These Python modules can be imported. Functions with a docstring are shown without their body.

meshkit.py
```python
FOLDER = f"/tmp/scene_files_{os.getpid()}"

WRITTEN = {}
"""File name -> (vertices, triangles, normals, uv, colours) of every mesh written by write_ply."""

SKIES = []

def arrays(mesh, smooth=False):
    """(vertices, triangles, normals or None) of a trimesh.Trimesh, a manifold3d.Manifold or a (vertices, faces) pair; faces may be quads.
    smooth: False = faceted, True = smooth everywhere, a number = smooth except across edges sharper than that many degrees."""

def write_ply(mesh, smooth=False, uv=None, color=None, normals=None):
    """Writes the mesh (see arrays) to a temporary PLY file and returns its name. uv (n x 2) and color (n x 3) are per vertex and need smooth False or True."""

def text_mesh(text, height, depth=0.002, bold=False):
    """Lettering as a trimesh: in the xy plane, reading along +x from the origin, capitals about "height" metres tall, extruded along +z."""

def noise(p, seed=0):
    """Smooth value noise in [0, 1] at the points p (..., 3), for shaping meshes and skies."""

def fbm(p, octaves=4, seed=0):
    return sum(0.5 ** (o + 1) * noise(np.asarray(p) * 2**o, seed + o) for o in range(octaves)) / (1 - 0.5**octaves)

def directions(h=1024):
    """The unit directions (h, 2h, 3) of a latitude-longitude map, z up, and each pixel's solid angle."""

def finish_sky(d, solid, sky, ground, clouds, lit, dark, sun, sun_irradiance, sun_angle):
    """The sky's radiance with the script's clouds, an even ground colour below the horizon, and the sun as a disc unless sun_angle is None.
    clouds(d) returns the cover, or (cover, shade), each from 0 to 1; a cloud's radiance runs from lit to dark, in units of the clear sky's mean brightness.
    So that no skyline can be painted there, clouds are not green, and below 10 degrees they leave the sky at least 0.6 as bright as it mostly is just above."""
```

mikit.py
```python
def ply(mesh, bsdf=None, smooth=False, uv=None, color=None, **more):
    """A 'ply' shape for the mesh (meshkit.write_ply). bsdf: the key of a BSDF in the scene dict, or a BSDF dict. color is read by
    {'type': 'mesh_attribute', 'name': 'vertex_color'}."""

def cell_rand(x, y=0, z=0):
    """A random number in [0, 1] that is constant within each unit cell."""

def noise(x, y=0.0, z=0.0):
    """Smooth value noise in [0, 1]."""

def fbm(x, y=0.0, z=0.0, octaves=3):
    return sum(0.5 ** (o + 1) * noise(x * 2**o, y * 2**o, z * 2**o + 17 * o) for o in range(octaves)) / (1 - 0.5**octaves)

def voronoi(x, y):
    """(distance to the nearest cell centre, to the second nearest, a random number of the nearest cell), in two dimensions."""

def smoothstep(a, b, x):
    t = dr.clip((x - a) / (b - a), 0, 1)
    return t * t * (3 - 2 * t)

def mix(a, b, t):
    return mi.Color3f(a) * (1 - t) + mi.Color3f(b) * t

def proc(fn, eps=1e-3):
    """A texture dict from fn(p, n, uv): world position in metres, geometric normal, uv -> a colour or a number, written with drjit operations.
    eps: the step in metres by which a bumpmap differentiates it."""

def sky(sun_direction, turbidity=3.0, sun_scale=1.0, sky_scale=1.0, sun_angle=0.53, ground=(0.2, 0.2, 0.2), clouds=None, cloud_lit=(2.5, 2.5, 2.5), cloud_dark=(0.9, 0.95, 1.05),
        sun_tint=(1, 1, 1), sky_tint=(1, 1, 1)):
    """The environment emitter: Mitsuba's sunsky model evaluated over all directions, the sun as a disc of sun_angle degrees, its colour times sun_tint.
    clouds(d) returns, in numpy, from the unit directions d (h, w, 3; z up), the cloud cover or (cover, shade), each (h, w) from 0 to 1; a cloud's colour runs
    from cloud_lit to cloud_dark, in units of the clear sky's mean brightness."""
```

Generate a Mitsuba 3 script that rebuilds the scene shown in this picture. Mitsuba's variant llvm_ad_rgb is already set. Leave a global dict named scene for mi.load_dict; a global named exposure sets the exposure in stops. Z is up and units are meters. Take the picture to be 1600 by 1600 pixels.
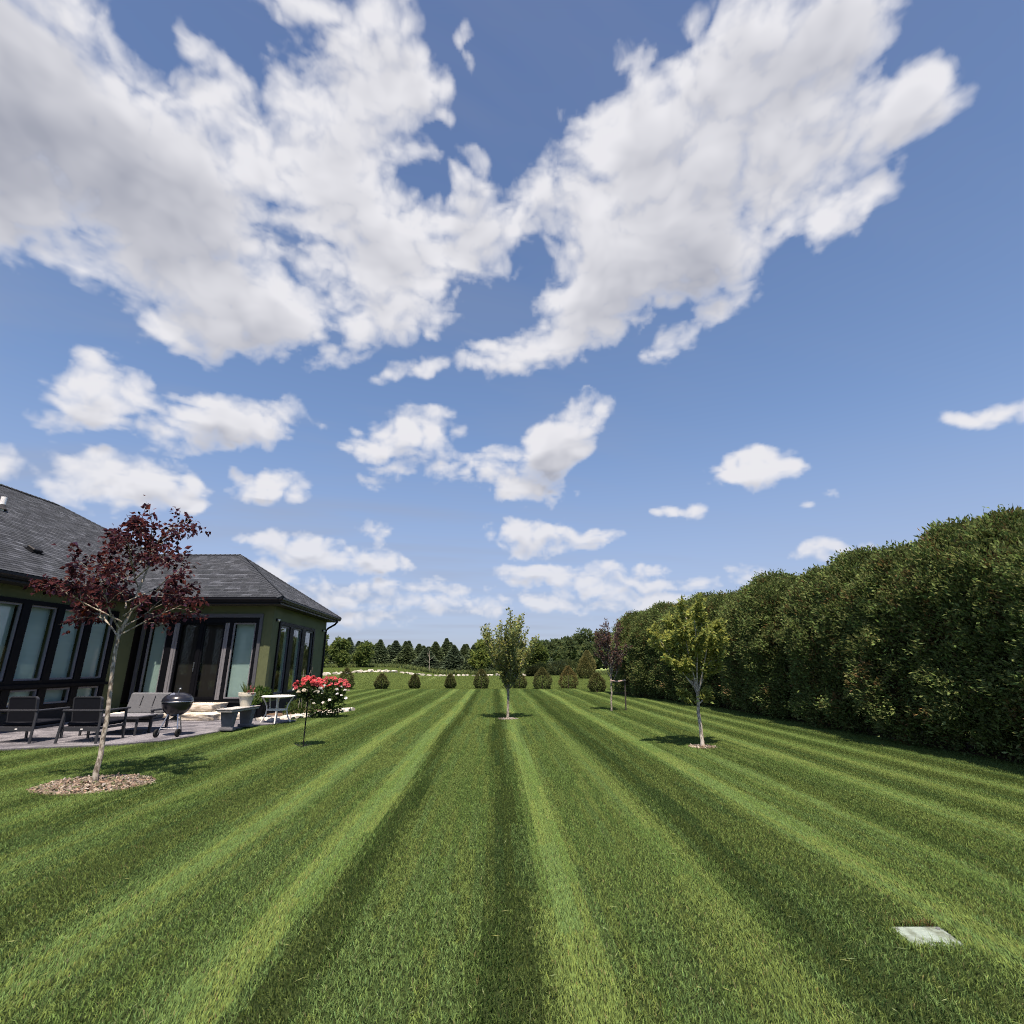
import math, random
import numpy as np, trimesh, shapely
from shapely.geometry import Polygon, Point, box as sbox
from shapely import affinity
import drjit as dr
import mitsuba as mi
import mikit, meshkit

T4 = mi.ScalarTransform4f
scene, labels = {}, {}

# ------------------------------------------------------------------ camera, sky, exposure
PITCH = math.atan(237 / 805)
scene['camera'] = {'type': 'perspective', 'fov': 2 * math.degrees(math.atan(800 / 805)), 'near_clip': 0.05, 'far_clip': 2000.0,
                   'to_world': T4().look_at(origin=[0, 0, 1.6], target=[0, math.cos(PITCH), 1.6 + math.sin(PITCH)], up=[0, 0, 1])}
exposure = 2.4
CLOUDS = [(-52.8,43.0,7.6,7.6,42,1.2), (-52.0,35.6,5.4,5.0,37,1.1), (-45.7,42.5,6.3,6.4,35,1.1), (-39.9,40.2,8.4,6.8,0,1.2), (-35.1,35.5,9.5,4.1,14,1.0), (-31.2,33.0,7.9,3.5,18,1.1), (-40.3,35.2,4.9,2.1,15,0.7), (-45.7,33.2,2.3,1.2,17,0.6), (-33.4,47.3,2.7,2.9,26,0.9), (-23.9,45.7,6.2,7.1,18,1.0), (-16.9,41.6,6.7,6.2,11,1.0), (-22.4,54.1,5.0,5.9,18,0.9), (-30.2,57.0,4.3,1.0,26,0.7), (-19.6,57.9,3.0,3.5,17,0.9), (-14.3,54.5,2.7,1.9,12,0.9), (-15.1,35.9,6.1,2.8,9,0.95), (-20.7,31.8,3.8,1.3,31,0.7), (-4.8,44.1,4.1,3.9,3,0.8), (-6.8,48.6,2.1,2.5,5,0.6), (-40.7,50.5,1.1,1.7,34,0.6), (-38.0,48.7,2.3,2.5,30,0.7), (-10.4,53.1,1.0,0.5,8,0.4), (-30.7,51.2,2.0,2.5,25,0.5), (-13.7,50.2,1.7,0.6,11,0.3), (41.7,51.6,4.9,4.0,-5,1.1), (31.0,52.0,7.1,5.3,3,1.2), (18.3,51.2,6.4,4.5,3,1.1), (22.3,45.5,11.1,6.2,13,1.2), (35.3,44.0,8.3,4.5,8,1.1), (45.5,43.5,2.9,2.4,2,1.1), (8.9,46.3,6.1,4.0,-6,1.0), (4.1,33.9,8.0,2.7,9,0.9), (12.6,39.2,8.5,4.6,16,1.1), (23.6,39.2,6.9,3.3,15,0.9), (-12.4,31.6,4.3,1.2,16,0.75), (20.4,32.9,3.2,1.6,25,0.5), (25.1,34.8,3.3,1.4,23,0.5), (-1.6,33.0,4.1,1.6,10,0.6), (39.8,39.7,3.7,2.2,17,0.95), (9.8,35.2,4.5,2.6,14,0.8), (18.2,55.6,2.1,1.6,-15,0.5), (12.4,42.4,4.2,3.5,10,0.8), (-8.4,45.6,1.8,1.6,6,0.4), (-41.0,22.1,5.1,2.3,18,0.95), (-42.4,24.0,2.4,1.3,20,0.45), (-31.5,22.7,7.7,2.4,18,1.0), (-32.4,24.2,2.7,1.7,15,0.7), (-36.7,20.4,2.9,1.4,15,0.6), (-39.0,15.5,5.7,2.5,5,0.95), (-33.9,15.2,2.6,1.3,-13,0.6), (-46.7,15.5,1.3,1.2,16,0.8), (-26.9,17.5,3.8,1.9,0,0.9), (-12.2,24.4,4.8,3.1,5,0.95), (-15.8,23.0,3.0,1.2,6,0.6), (-12.0,21.3,3.4,1.2,4,0.2), (5.4,24.1,6.2,3.2,26,1.15), (8.5,26.0,2.7,2.1,26,0.7), (-1.1,21.4,5.7,2.5,5,0.85), (1.9,18.9,4.1,2.0,-1,0.8), (-7.2,21.8,2.4,1.3,3,0.45), (26.1,19.0,4.6,1.8,4,0.95), (27.8,19.7,2.6,1.6,-10,0.7), (20.2,15.3,1.1,0.7,-6,0.55), (17.9,15.6,1.3,0.4,-5,0.3), (46.0,19.6,2.2,0.8,0,0.8), (43.6,19.6,1.1,0.6,-18,0.6), (33.3,9.7,3.1,1.2,1,0.85), (3.3,13.7,5.7,1.8,-1,0.85), (9.4,13.7,2.4,0.8,-2,0.6), (4.6,9.6,6.4,1.5,-1,0.9), (13.3,8.3,2.1,1.2,-2,0.6), (9.8,7.5,2.7,0.7,-1,0.4), (24.0,9.0,2.5,1.5,-4,0.6), (25.3,7.5,2.6,1.1,-4,0.4), (-22.7,11.1,5.2,1.7,-1,0.75), (-14.8,10.8,4.1,1.3,3,0.85), (-8.5,8.4,3.0,1.4,1,0.65), (-19.1,6.5,2.7,1.4,-18,0.55), (6.3,6.6,9.0,0.9,-1,0.4), (-11.1,6.3,4.7,1.5,1,0.35), (17.2,7.2,5.1,1.2,-2,0.35), (-2.8,5.3,3.5,0.6,0,0.5), (-7.0,7.2,4.2,0.8,1,0.45), (11.1,5.7,6.0,0.8,-1,0.45), (20.5,8.4,3.7,0.8,-3,0.45), (-16.3,4.6,3.9,0.8,1,0.45), (-24.8,8.2,3.5,1.0,4,0.4), (14.8,10.0,2.0,0.7,-3,0.4), (-13.3,8.1,2.7,1.0,2,0.4), (-15.7,13.8,1.5,1.0,4,0.3), (32.9,15.6,0.7,0.4,-10,0.25), (31.1,14.5,0.6,0.4,-9,0.2), (-8.6,59.1,0.7,0.9,30,0.35), (-6.9,57.0,0.4,0.6,6,0.2)]
def clouds(d):
    from meshkit import fbm, noise
    shp = d.shape[:2]
    q = d.reshape(-1, 3)
    live = q[:, 2] > -0.02
    p = q[live]
    e = np.clip(p[:, 2:3], .04, 1)
    w = np.stack([fbm(p * 9 + 3.1, 3, 11), fbm(p * 9 + 7.7, 3, 12), fbm(p * 9 + 1.3, 3, 13)], -1) - .5
    w2 = np.stack([fbm(p * 34 + 3.1, 3, 14), fbm(p * 34 + 7.7, 3, 15), fbm(p * 34 + 1.3, 3, 16)], -1) - .5
    unit = lambda x: x / np.linalg.norm(x, axis=1, keepdims=True)
    pw = unit(p + w * .05 + w2 * .018)
    def body(x):
        out = np.full(len(x), -1.2)
        for az, el, rx, ry, rot, s in CLOUDS:
            a, b, r = math.radians(az), math.radians(el), math.radians(rot)
            c = np.array([math.sin(a) * math.cos(b), math.cos(a) * math.cos(b), math.sin(b)])
            e1 = np.array([math.cos(a), -math.sin(a), 0.]); e2 = np.cross(e1, c)
            m = x @ c
            near = np.nonzero(m > math.cos(math.radians(min(2.2 * max(rx, ry) + 2, 80))))[0]
            if not len(near): continue
            y = x[near]; k = m[near]
            g, h = (y @ e1) / k, (y @ e2) / k
            gx, gy = g * math.cos(r) + h * math.sin(r), h * math.cos(r) - g * math.sin(r)
            rr = (gx / math.radians(rx)) ** 2 + (gy / math.radians(ry)) ** 2
            f = s * (1 - rr)
            o = out[near]
            hi, lo = np.maximum(o, f), np.minimum(o, f)
            out[near] = hi + .22 * np.exp(-np.clip((hi - lo) / .3, 0, 30)) * (hi > -.6)
        return out
    low = np.clip(1 - p[:, 2] / .5, 0, 1)
    def billow(x, f, o, seed):          # rounded lumps between creases
        return sum(.5 ** i * np.abs(2 * noise(x * f * 2.03 ** i + 5.7 * i, seed + i) - 1) for i in range(o)) / (2 - .5 ** (o - 1))
    sq = np.array([1, 1, 1.35])
    def density(x, xw):
        D = body(xw)
        n1 = fbm(x * 11 + 5, 3, 3) - .5
        n2 = fbm(xw * 40 + 9, 5, 21) - .5
        n3 = billow(xw * sq, 21, 5, 31) - .36
        n4 = billow(xw * sq, 44, 4, 61) - .36
        return D, n1, n2, n3, n4, D + n1 * 1.5 + n3 * (1.5 + .3 * low) + n2 * 1.12 + low * n4 * 1.3 + .22
    D, n1, n2, n3, n4, dens = density(p, pw)
    cov = np.clip((dens + .12) / (1.05 - .15 * low), 0, 1)
    cov = np.clip(cov ** 1.25 * (1.8 - .8 * cov), 0, 1)
    cov *= 1 - .30 * np.clip(1 - p[:, 2] / .3, 0, 1)
    # thin high veil and the milky haze low down
    st = np.stack([p[:, 0] / (e[:, 0] + .15) * 1.2 + .5 * p[:, 1], p[:, 1] / (e[:, 0] + .15) * 5 - 3 * p[:, 0], p[:, 2] * 0], -1)
    veil = np.clip(fbm(st * 1.3, 4, 41) - .42, 0, 1) * .60 * np.clip(.55 - p[:, 0], .15, 1) + .03
    low_haze = np.clip(1 - p[:, 2] / .42, 0, 1) ** 1.5 * .60
    # shade: cloud standing between this spot and the light overhead
    step = np.where(low > .45, .020, .05)[:, None]
    up = unit(p + np.array([0, -.25, 1.]) * step)
    def smooth(x):
        xw = unit(x + w * .05)
        return body(xw) + (fbm(x * 11 + 5, 3, 3) - .5) * 1.7 + (billow(xw * sq, 21, 2, 31) - .36) * (.55 + .5 * low) + low * (billow(xw * sq, 44, 2, 61) - .36) * .9
    thick = np.clip(D + n1 * 1.4, 0, 1.4)
    grad = np.clip(smooth(up) - smooth(p), -1, 1)
    broad = fbm(p * 6.5 + 31, 2, 71) - .5
    sh = .46 * thick ** 1.3 + (.42 + .45 * low) * grad + broad * .9 - n3 * .16 * (1 - .6 * np.clip(dens, 0, 1)) + .02
    sh = np.clip(sh, 0, 1) * np.clip(dens * 1.3, .1, 1)
    tot = np.clip(cov + (1 - cov) * (veil + low_haze), 0, 1)
    sh = (sh * cov * (1 - .4 * low_haze) + 1.0 * (tot - cov)) / np.maximum(tot, 1e-3)
    A = np.zeros(len(q)); S = np.zeros(len(q))
    A[live] = tot; S[live] = sh
    return A.reshape(shp), S.reshape(shp)

SUN = (0.085, -1.0, 2.3)
scene['sky'] = mikit.sky(SUN, turbidity=3.0, sky_scale=.92, clouds=clouds, cloud_lit=(1.92, 1.91, 2.00), cloud_dark=(.86, .90, 1.07), ground=(.06, .09, .03), sky_tint=(1.12, .965, 1.0), sun_tint=(.97, .985, 1.04))
labels['sky'] = {'kind': 'structure'}

# ------------------------------------------------------------------ helpers
def unique(k):
    if k not in scene and k not in labels: return k
    i = 1
    while f'{k}_{i:03d}' in scene or f'{k}_{i:03d}' in labels: i += 1
    return f'{k}_{i:03d}'
def tag(k, label=None, category=None, group=None, kind=None):
    labels[k] = {a: b for a, b in (('label', label), ('category', category), ('group', group), ('kind', kind)) if b}
    return k
def thing(name, label, category, group=None, kind=None):
    k = unique(name); tag(k, label, category, group, kind); return k
def part(parent, name, mesh, bsdf, smooth=False, color=None, label=None, kind=None, to_world=None):
    k = unique(parent + '__' + name)
    scene[k] = mikit.ply(mesh, bsdf, smooth=smooth, color=color)
    if to_world is not None: scene[k]['to_world'] = to_world
    if label or kind: tag(k, label, None, None, kind)
    return k
def whole(k, mesh, bsdf, smooth=False, color=None):
    scene[k] = mikit.ply(mesh, bsdf, smooth=smooth, color=color)
    return k
def cat(ms): return trimesh.util.concatenate([m for m in ms if m is not None])
def box(x0, x1, y0, y1, z0, z1, b=0.0):
    if b <= 0:
        m = trimesh.creation.box(extents=[x1 - x0, y1 - y0, z1 - z0]); m.apply_translation([(x0 + x1) / 2, (y0 + y1) / 2, (z0 + z1) / 2]); return m
    pts = [[x, y, z] for sx in (0, 1) for sy in (0, 1) for sz in (0, 1) for (ax, ay, az) in ((0, 1, 1), (1, 0, 1), (1, 1, 0))
           for x, y, z in [((x0 + b * ax) if not sx else (x1 - b * ax), (y0 + b * ay) if not sy else (y1 - b * ay), (z0 + b * az) if not sz else (z1 - b * az))]]
    return trimesh.convex.convex_hull(np.array(pts))
def tube(pts, radii, n=8, cap=True):
    pts = np.asarray(pts, float); k = len(pts)
    radii = np.full(k, radii, float) if np.isscalar(radii) else np.asarray(radii, float)
    t = np.gradient(pts, axis=0); t /= np.linalg.norm(t, axis=1, keepdims=True) + 1e-12
    ref = np.array([0.3, 1, 0.1]) if abs(t[0][2]) > .8 else np.array([0, 0, 1.])
    u = np.cross(t[0], ref); u /= np.linalg.norm(u)
    a = np.arange(n) * 2 * np.pi / n; V = []
    for i in range(k):
        u = u - t[i] * (u @ t[i]); u /= np.linalg.norm(u) + 1e-12
        w = np.cross(t[i], u)
        V.append(pts[i] + radii[i] * (np.cos(a)[:, None] * u + np.sin(a)[:, None] * w))
    V = np.vstack(V); F = []
    for i in range(k - 1):
        for j in range(n):
            p, q = i * n + j, i * n + (j + 1) % n
            F += [[p, q, q + n], [p, q + n, p + n]]
    if cap:
        V = np.vstack([V, pts[:1], pts[-1:]]); c0, c1 = len(V) - 2, len(V) - 1; e = (k - 1) * n
        for j in range(n):
            F += [[c0, (j + 1) % n, j], [c1, e + j, e + (j + 1) % n]]
    return trimesh.Trimesh(V, F, process=False)
def lathe(profile, n=32):
    profile = np.asarray(profile, float); a = np.arange(n) * 2 * np.pi / n; k = len(profile)
    V = np.vstack([np.stack([r * np.cos(a), r * np.sin(a), np.full(n, z)], 1) for r, z in profile]); F = []
    for i in range(k - 1):
        for j in range(n):
            p, q = i * n + j, i * n + (j + 1) % n
            F += [[p, q, q + n], [p, q + n, p + n]]
    return trimesh.Trimesh(V, F, process=False)
def moved(m, loc=(0, 0, 0), rz=0.0):
    m = m.copy(); c, s = math.cos(rz), math.sin(rz)
    m.apply_transform(np.array([[c, -s, 0, loc[0]], [s, c, 0, loc[1]], [0, 0, 1, loc[2]], [0, 0, 0, 1.]])); return m
def local(m, o, d):
    """mesh in (along wall, outwards, up) coordinates -> world, the wall starting at o and running along d"""
    m = m.copy(); m.apply_transform(np.array([[d[0], d[1], 0, o[0]], [d[1], -d[0], 0, o[1]], [0, 0, 1, o[2] if len(o) > 2 else 0], [0, 0, 0, 1.]])); return m
def panel(poly, t0, t1):
    """polygon in (along, up) extruded from depth t0 to t1 (outwards), in wall-local coordinates"""
    m = trimesh.creation.extrude_polygon(poly, t1 - t0, engine='earcut')
    m.apply_transform(np.array([[1, 0, 0, 0], [0, 0, 1, t0], [0, 1, 0, 0], [0, 0, 0, 1.]])); return m
def rock(rng, sx, sy, sz, n=14):
    p = rng.normal(size=(n, 3)); p /= np.abs(p).max(1, keepdims=True) ** .8 * np.linalg.norm(p, axis=1, keepdims=True) ** .2
    p *= 1 + .12 * rng.normal(size=(n, 1)); p = np.clip(p, -1, 1)
    m = trimesh.convex.convex_hull(p * np.array([sx, sy, sz]) / 2); return m
def norm(a): return a / (np.linalg.norm(a, axis=-1, keepdims=True) + 1e-12)
def leaves(P, A, N, L, W, fold=.25, mid=.45, base=None, col=None, droop=0.0):
    """folded pointed leaves: P base points, A axis, N face normal (made square to A); returns (mesh, colours)"""
    n = len(P); A = norm(A); N = norm(N - A * (N * A).sum(1, keepdims=True)); S = np.cross(A, N)
    L = np.broadcast_to(np.asarray(L, float), (n,))[:, None]; W = np.broadcast_to(np.asarray(W, float), (n,))[:, None]
    M = P + A * L * mid
    l = M + S * W / 2 + N * W * fold; r = M - S * W / 2 + N * W * fold; t = P + A * L - N * L * droop
    V = np.stack([P, r, t, l], 1).reshape(-1, 3)
    i = np.arange(n)[:, None] * 4
    F = np.concatenate([i + [0, 1, 2], i + [0, 2, 3]], 1).reshape(-1, 3)
    C = None if col is None else np.repeat(col, 4, axis=0)
    return trimesh.Trimesh(V, F, process=False), C
def join(ms):
    """[(mesh, colours)] -> (mesh, colours)"""
    return cat([m for m, c in ms]), np.vstack([c for m, c in ms])
def rand_dirs(rng, n):
    return norm(rng.normal(size=(n, 3)))
def tones(rng, n, base, spread=.18, hue=.08):
    k = 1 + spread * rng.normal(size=(n, 1)); h = hue * rng.normal(size=(n, 1))
    return np.clip(np.asarray(base) * k * np.concatenate([1 + h, 1 + h * .2, 1 - h], 1), .003, .95)

# ------------------------------------------------------------------ materials
def rgb(*c): return {'type': 'rgb', 'value': list(c)}
def mat(name, color, rough=.6, spec=.3, metallic=0.0, **kw):
    scene[name] = {'type': 'twosided', 'bsdf': {'type': 'principled', 'base_color': color if isinstance(color, dict) else rgb(*color), 'roughness': rough, 'specular': spec, 'metallic': metallic, **kw}}
    return name
def bump(name, color, h, fn, rough=.7, spec=.3, eps=1e-3):
    scene[name] = {'type': 'twosided', 'bsdf': {'type': 'bumpmap', 'arbitrary': mikit.proc(fn, eps), 'scale': h,
                   'bsdf': {'type': 'principled', 'base_color': color if isinstance(color, dict) else rgb(*color), 'roughness': rough, 'specular': spec}}}
    return name
VC = {'type': 'mesh_attribute', 'name': 'vertex_color'}
def leafmat(name, trans=.6, rough=.55, spec=.3):
    scene[name] = {'type': 'principledthin', 'base_color': VC, 'roughness': rough, 'diff_trans': trans, 'eta': 1.4, 'spec_trans': 0.0}
    return name
leafmat('leaf_m', 1.0)
leafmat('needle_m', .5, .6)
leafmat('grass_m', .55, .36)
leafmat('petal_m', .5, .6)
mat('tinted_m', VC, .85, .2)
N_, FB = mikit.noise, mikit.fbm
mat('soil_m', mikit.proc(lambda p, n, uv: mikit.mix((.018, .030, .009), (.032, .045, .014), FB(p.x * 9, p.y * 9, 0, 3))), .95, .1)
mat('mulch_soil_m', mikit.proc(lambda p, n, uv: mikit.mix((.05, .035, .024), (.12, .085, .06), FB(p.x * 30, p.y * 30, 0, 3))), .95, .1)
def far_grass(p, n, uv):
    a = FB(p.x * .35, p.y * .12, 0, 4); b = FB(p.x * 3.0, p.y * .9, 3, 3)
    return mikit.mix((.10, .145, .048), (.165, .21, .08), mikit.smoothstep(.25, .75, a * .6 + b * .4))
mat('far_grass_m', mikit.proc(far_grass), .95, .1)
def patio_c(p, n, uv):
    a = FB(p.x * 2.5, p.y * 2.5, 0, 4); b = FB(p.x * 22, p.y * 22, 5, 3)
    c = mikit.mix((.075, .074, .086), (.145, .142, .158), mikit.smoothstep(.3, .7, a)); return c * (.75 + .5 * b)
bump('patio_m', mikit.proc(patio_c), .02, lambda p, n, uv: FB(p.x * 7, p.y * 7, 0, 4), .85, .25, 2e-3)
mat('wall_m', mikit.proc(lambda p, n, uv: mikit.mix((.088, .103, .051), (.106, .122, .062), FB(p.x * 3 + p.y * 3, p.z * 3, 0, 4))), .8, .25)
mat('foundation_m', (.02, .02, .022), .8, .2)
mat('frame_m', (.003, .0035, .006), .55, .15)
mat('sash_m', (.17, .17, .19), .5, .35)
mat('trim_m', (.075, .078, .09), .5, .35)
mat('fascia_m', (.007, .007, .010), .45, .25)
mat('soffit_m', (.03, .03, .032), .6, .3)
mat('blind_m', mikit.proc(lambda p, n, uv: mikit.mix((.44, .53, .50), (.50, .59, .555), FB(p.x * 2 + p.y * 2, p.z * 14, 0, 3))), .8, .2)
mat('interior_m', (.03, .026, .024), .9, .1)
mat('screen_m', (.035, .028, .026), .9, .1)
scene['glass_m'] = {'type': 'thindielectric', 'int_ior': 1.5, 'ext_ior': 1.0, 'specular_transmittance': rgb(.72, .80, .80)}
mat('shingle_deck_m', (.05, .05, .055), .95, .1)
SH = []
for i, c in enumerate([(.032, .036, .044), (.042, .047, .057), (.054, .060, .073), (.070, .078, .094), (.036, .041, .049)]):
    SH.append(mat(f'shingle_m{i}', mikit.proc((lambda c: lambda p, n, uv: mi.Color3f(*c) * (.55 + .9 * N_(p.x * 160, p.y * 160, p.z * 160)))(c)) if i < 0 else c, .95, .12))
mat('white_plastic_m', (.8, .8, .8), .4, .4)
mat('black_metal_m', (.010, .010, .012), .5, .2)
mat('chair_frame_m', (.034, .036, .044), .5, .4)
mat('sling_m', (.008, .009, .014), .8, .15)
mat('grey_cushion_m', mikit.proc(lambda p, n, uv: mikit.mix((.105, .11, .122), (.135, .14, .152), FB(p.x * 40, p.y * 40, p.z * 40, 2))), .9, .2)
mat('steel_m', (.62, .62, .63), .3, .5, 1.0)
scene['enamel_m'] = {'type': 'twosided', 'bsdf': {'type': 'principled', 'base_color': rgb(.012, .012, .018), 'roughness': .22, 'specular': .6, 'clearcoat': .6, 'clearcoat_gloss': .9}}
mat('rubber_m', (.02, .02, .02), .8, .2)
def concrete_c(p, n, uv):
    return mikit.mix((.22, .215, .21), (.36, .35, .34), FB(p.x * 14, p.y * 14, p.z * 14, 4))
bump('concrete_m', mikit.proc(concrete_c), .004, lambda p, n, uv: FB(p.x * 40, p.y * 40, p.z * 40, 3), .9, .2)
mat('pedestal_m', mikit.proc(lambda p, n, uv: mikit.mix((.10, .105, .12), (.18, .18, .20), FB(p.x * 12, p.y * 12, p.z * 12, 4))), .9, .2)
mat('pot_m', mikit.proc(lambda p, n, uv: mikit.mix((.52, .49, .40), (.66, .63, .54), FB(p.x * 10, p.y * 10, p.z * 10, 3))), .75, .3)
mat('white_paint_m', (.68, .67, .65), .4, .4)
def lime(p, n, uv):
    a = FB(p.x * 6, p.y * 6, p.z * 14, 4)
    return mikit.mix((.30, .26, .21), (.55, .51, .45), mikit.smoothstep(.25, .7, a))
bump('limestone_m', mikit.proc(lime), .012, lambda p, n, uv: FB(p.x * 16, p.y * 16, p.z * 30, 4), .9, .2)
mat('white_stone_m', mikit.proc(lambda p, n, uv: mikit.mix((.36, .33, .29), (.66, .63, .58), FB(p.x * 9, p.y * 9, p.z * 9, 3))), .9, .2)
mat('stone_far_m', mikit.proc(lambda p, n, uv: mikit.mix((.26, .24, .20), (.52, .50, .45), FB(p.x * 3, p.y * 3, p.z * 3, 3))), .9, .2)
mat('lid_m', mikit.proc(lambda p, n, uv: mikit.mix((.12, .14, .105), (.24, .295, .265), mikit.smoothstep(.25, .62, FB(p.x * 13, p.y * 13, 0, 4)) * (.8 + .4 * FB(p.x * 60, p.y * 60, 3, 2)))), .7, .3)
def bark(c0, c1):
    return mikit.proc(lambda p, n, uv: mikit.mix(c0, c1, mikit.smoothstep(.3, .7, FB(p.x * 45, p.y * 45, p.z * 22, 4))))
mat('pale_bark_m', bark((.13, .11, .09), (.42, .385, .33)), .9, .2)
mat('white_bark_m', bark((.24, .21, .18), (.60, .56, .50)), .9, .2)
mat('grey_bark_m', bark((.13, .12, .10), (.36, .33, .28)), .9, .2)
mat('dark_bark_m', bark((.05, .04, .032), (.13, .105, .085)), .9, .2)
mat('twig_core_m', (.022, .018, .010), 1.0, .05)
mat('stake_m', (.05, .045, .04), .7, .3)
mat('tie_m', (.40, .30, .27), .7, .3)

# ------------------------------------------------------------------ ground
def ground_h(x, y):
    x = np.asarray(x, float); y = np.asarray(y, float)
    t = np.clip((y - 36) / 15, 0, 1); t = t * t * (3 - 2 * t)
    left = np.clip((-6.5 - x) / 6.5, 0, 1); left = left * left * (3 - 2 * left)
    h = t * (.45 + .72 * left * np.clip(1.4 - np.abs(y - 47) / 40, 0, 1))
    t2 = np.clip((y - 54) / 14, 0, 1)
    return h + .28 * t2 * t2 * (3 - 2 * t2) * (1 - .7 * left)
def grid(xs, ys, dz=0.0):
    X, Y = np.meshgrid(xs, ys); V = np.stack([X, Y, ground_h(X, Y) + dz], -1).reshape(-1, 3)
    n, m = len(xs), len(ys); i = (np.arange(m - 1)[:, None] * n + np.arange(n - 1)).ravel()
    return trimesh.Trimesh(V, np.concatenate([np.stack([i, i + 1, i + n + 1], 1), np.stack([i, i + n + 1, i + n], 1)]), process=False)
LAWN_END = 35.4
gx = np.unique(np.concatenate([np.linspace(-700, -60, 12), np.linspace(-60, 60, 81), np.linspace(60, 700, 12)]))
gy = np.unique(np.concatenate([np.linspace(-80, 30, 12), np.linspace(30, 80, 61), np.linspace(80, 900, 14)]))
whole(tag('ground', kind='structure'), grid(gx, gy), 'far_grass_m', True)
whole(tag('lawn', kind='structure'), grid(np.linspace(-14.5, 10.5, 26), np.linspace(-4, LAWN_END, 42), .004), 'soil_m', True)

# ------------------------------------------------------------------ outlines on the ground
PATIO = Polygon([(-15, 8.6), (-12, 9.75), (-9.74, 10.62), (-8.78, 10.95), (-7.9, 11.25), (-7.4, 11.75), (-7.17, 12.5), (-7.02, 13.4), (-6.85, 14.3), (-6.45, 14.95), (-6.2, 15.9), (-6.75, 16.0), (-7.0, 16.9), (-7.9, 17.5), (-13, 17.5), (-15, 17.5)])
BED = Polygon([(-6.95, 15.95), (-6.8, 16.9), (-6.3, 18.1), (-5.85, 19.3), (-6.6, 19.7), (-8.2, 20.3), (-8.0, 17.4), (-7.2, 17.0)])
HOUSE = Polygon([(-30, 6), (-12.25, 6), (-12.25, 17.35), (-7.9, 17.35), (-8.6, 24.5), (-30, 24.5)])
MAPLE = (-5.72, 7.83)
def disc(c, rx, ry=None): return affinity.scale(Point(*c).buffer(1.0, 24), rx, ry or rx)
LID = Polygon([(2.375, 3.845), (2.685, 3.845), (2.66, 3.60), (2.35, 3.62)])
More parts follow.
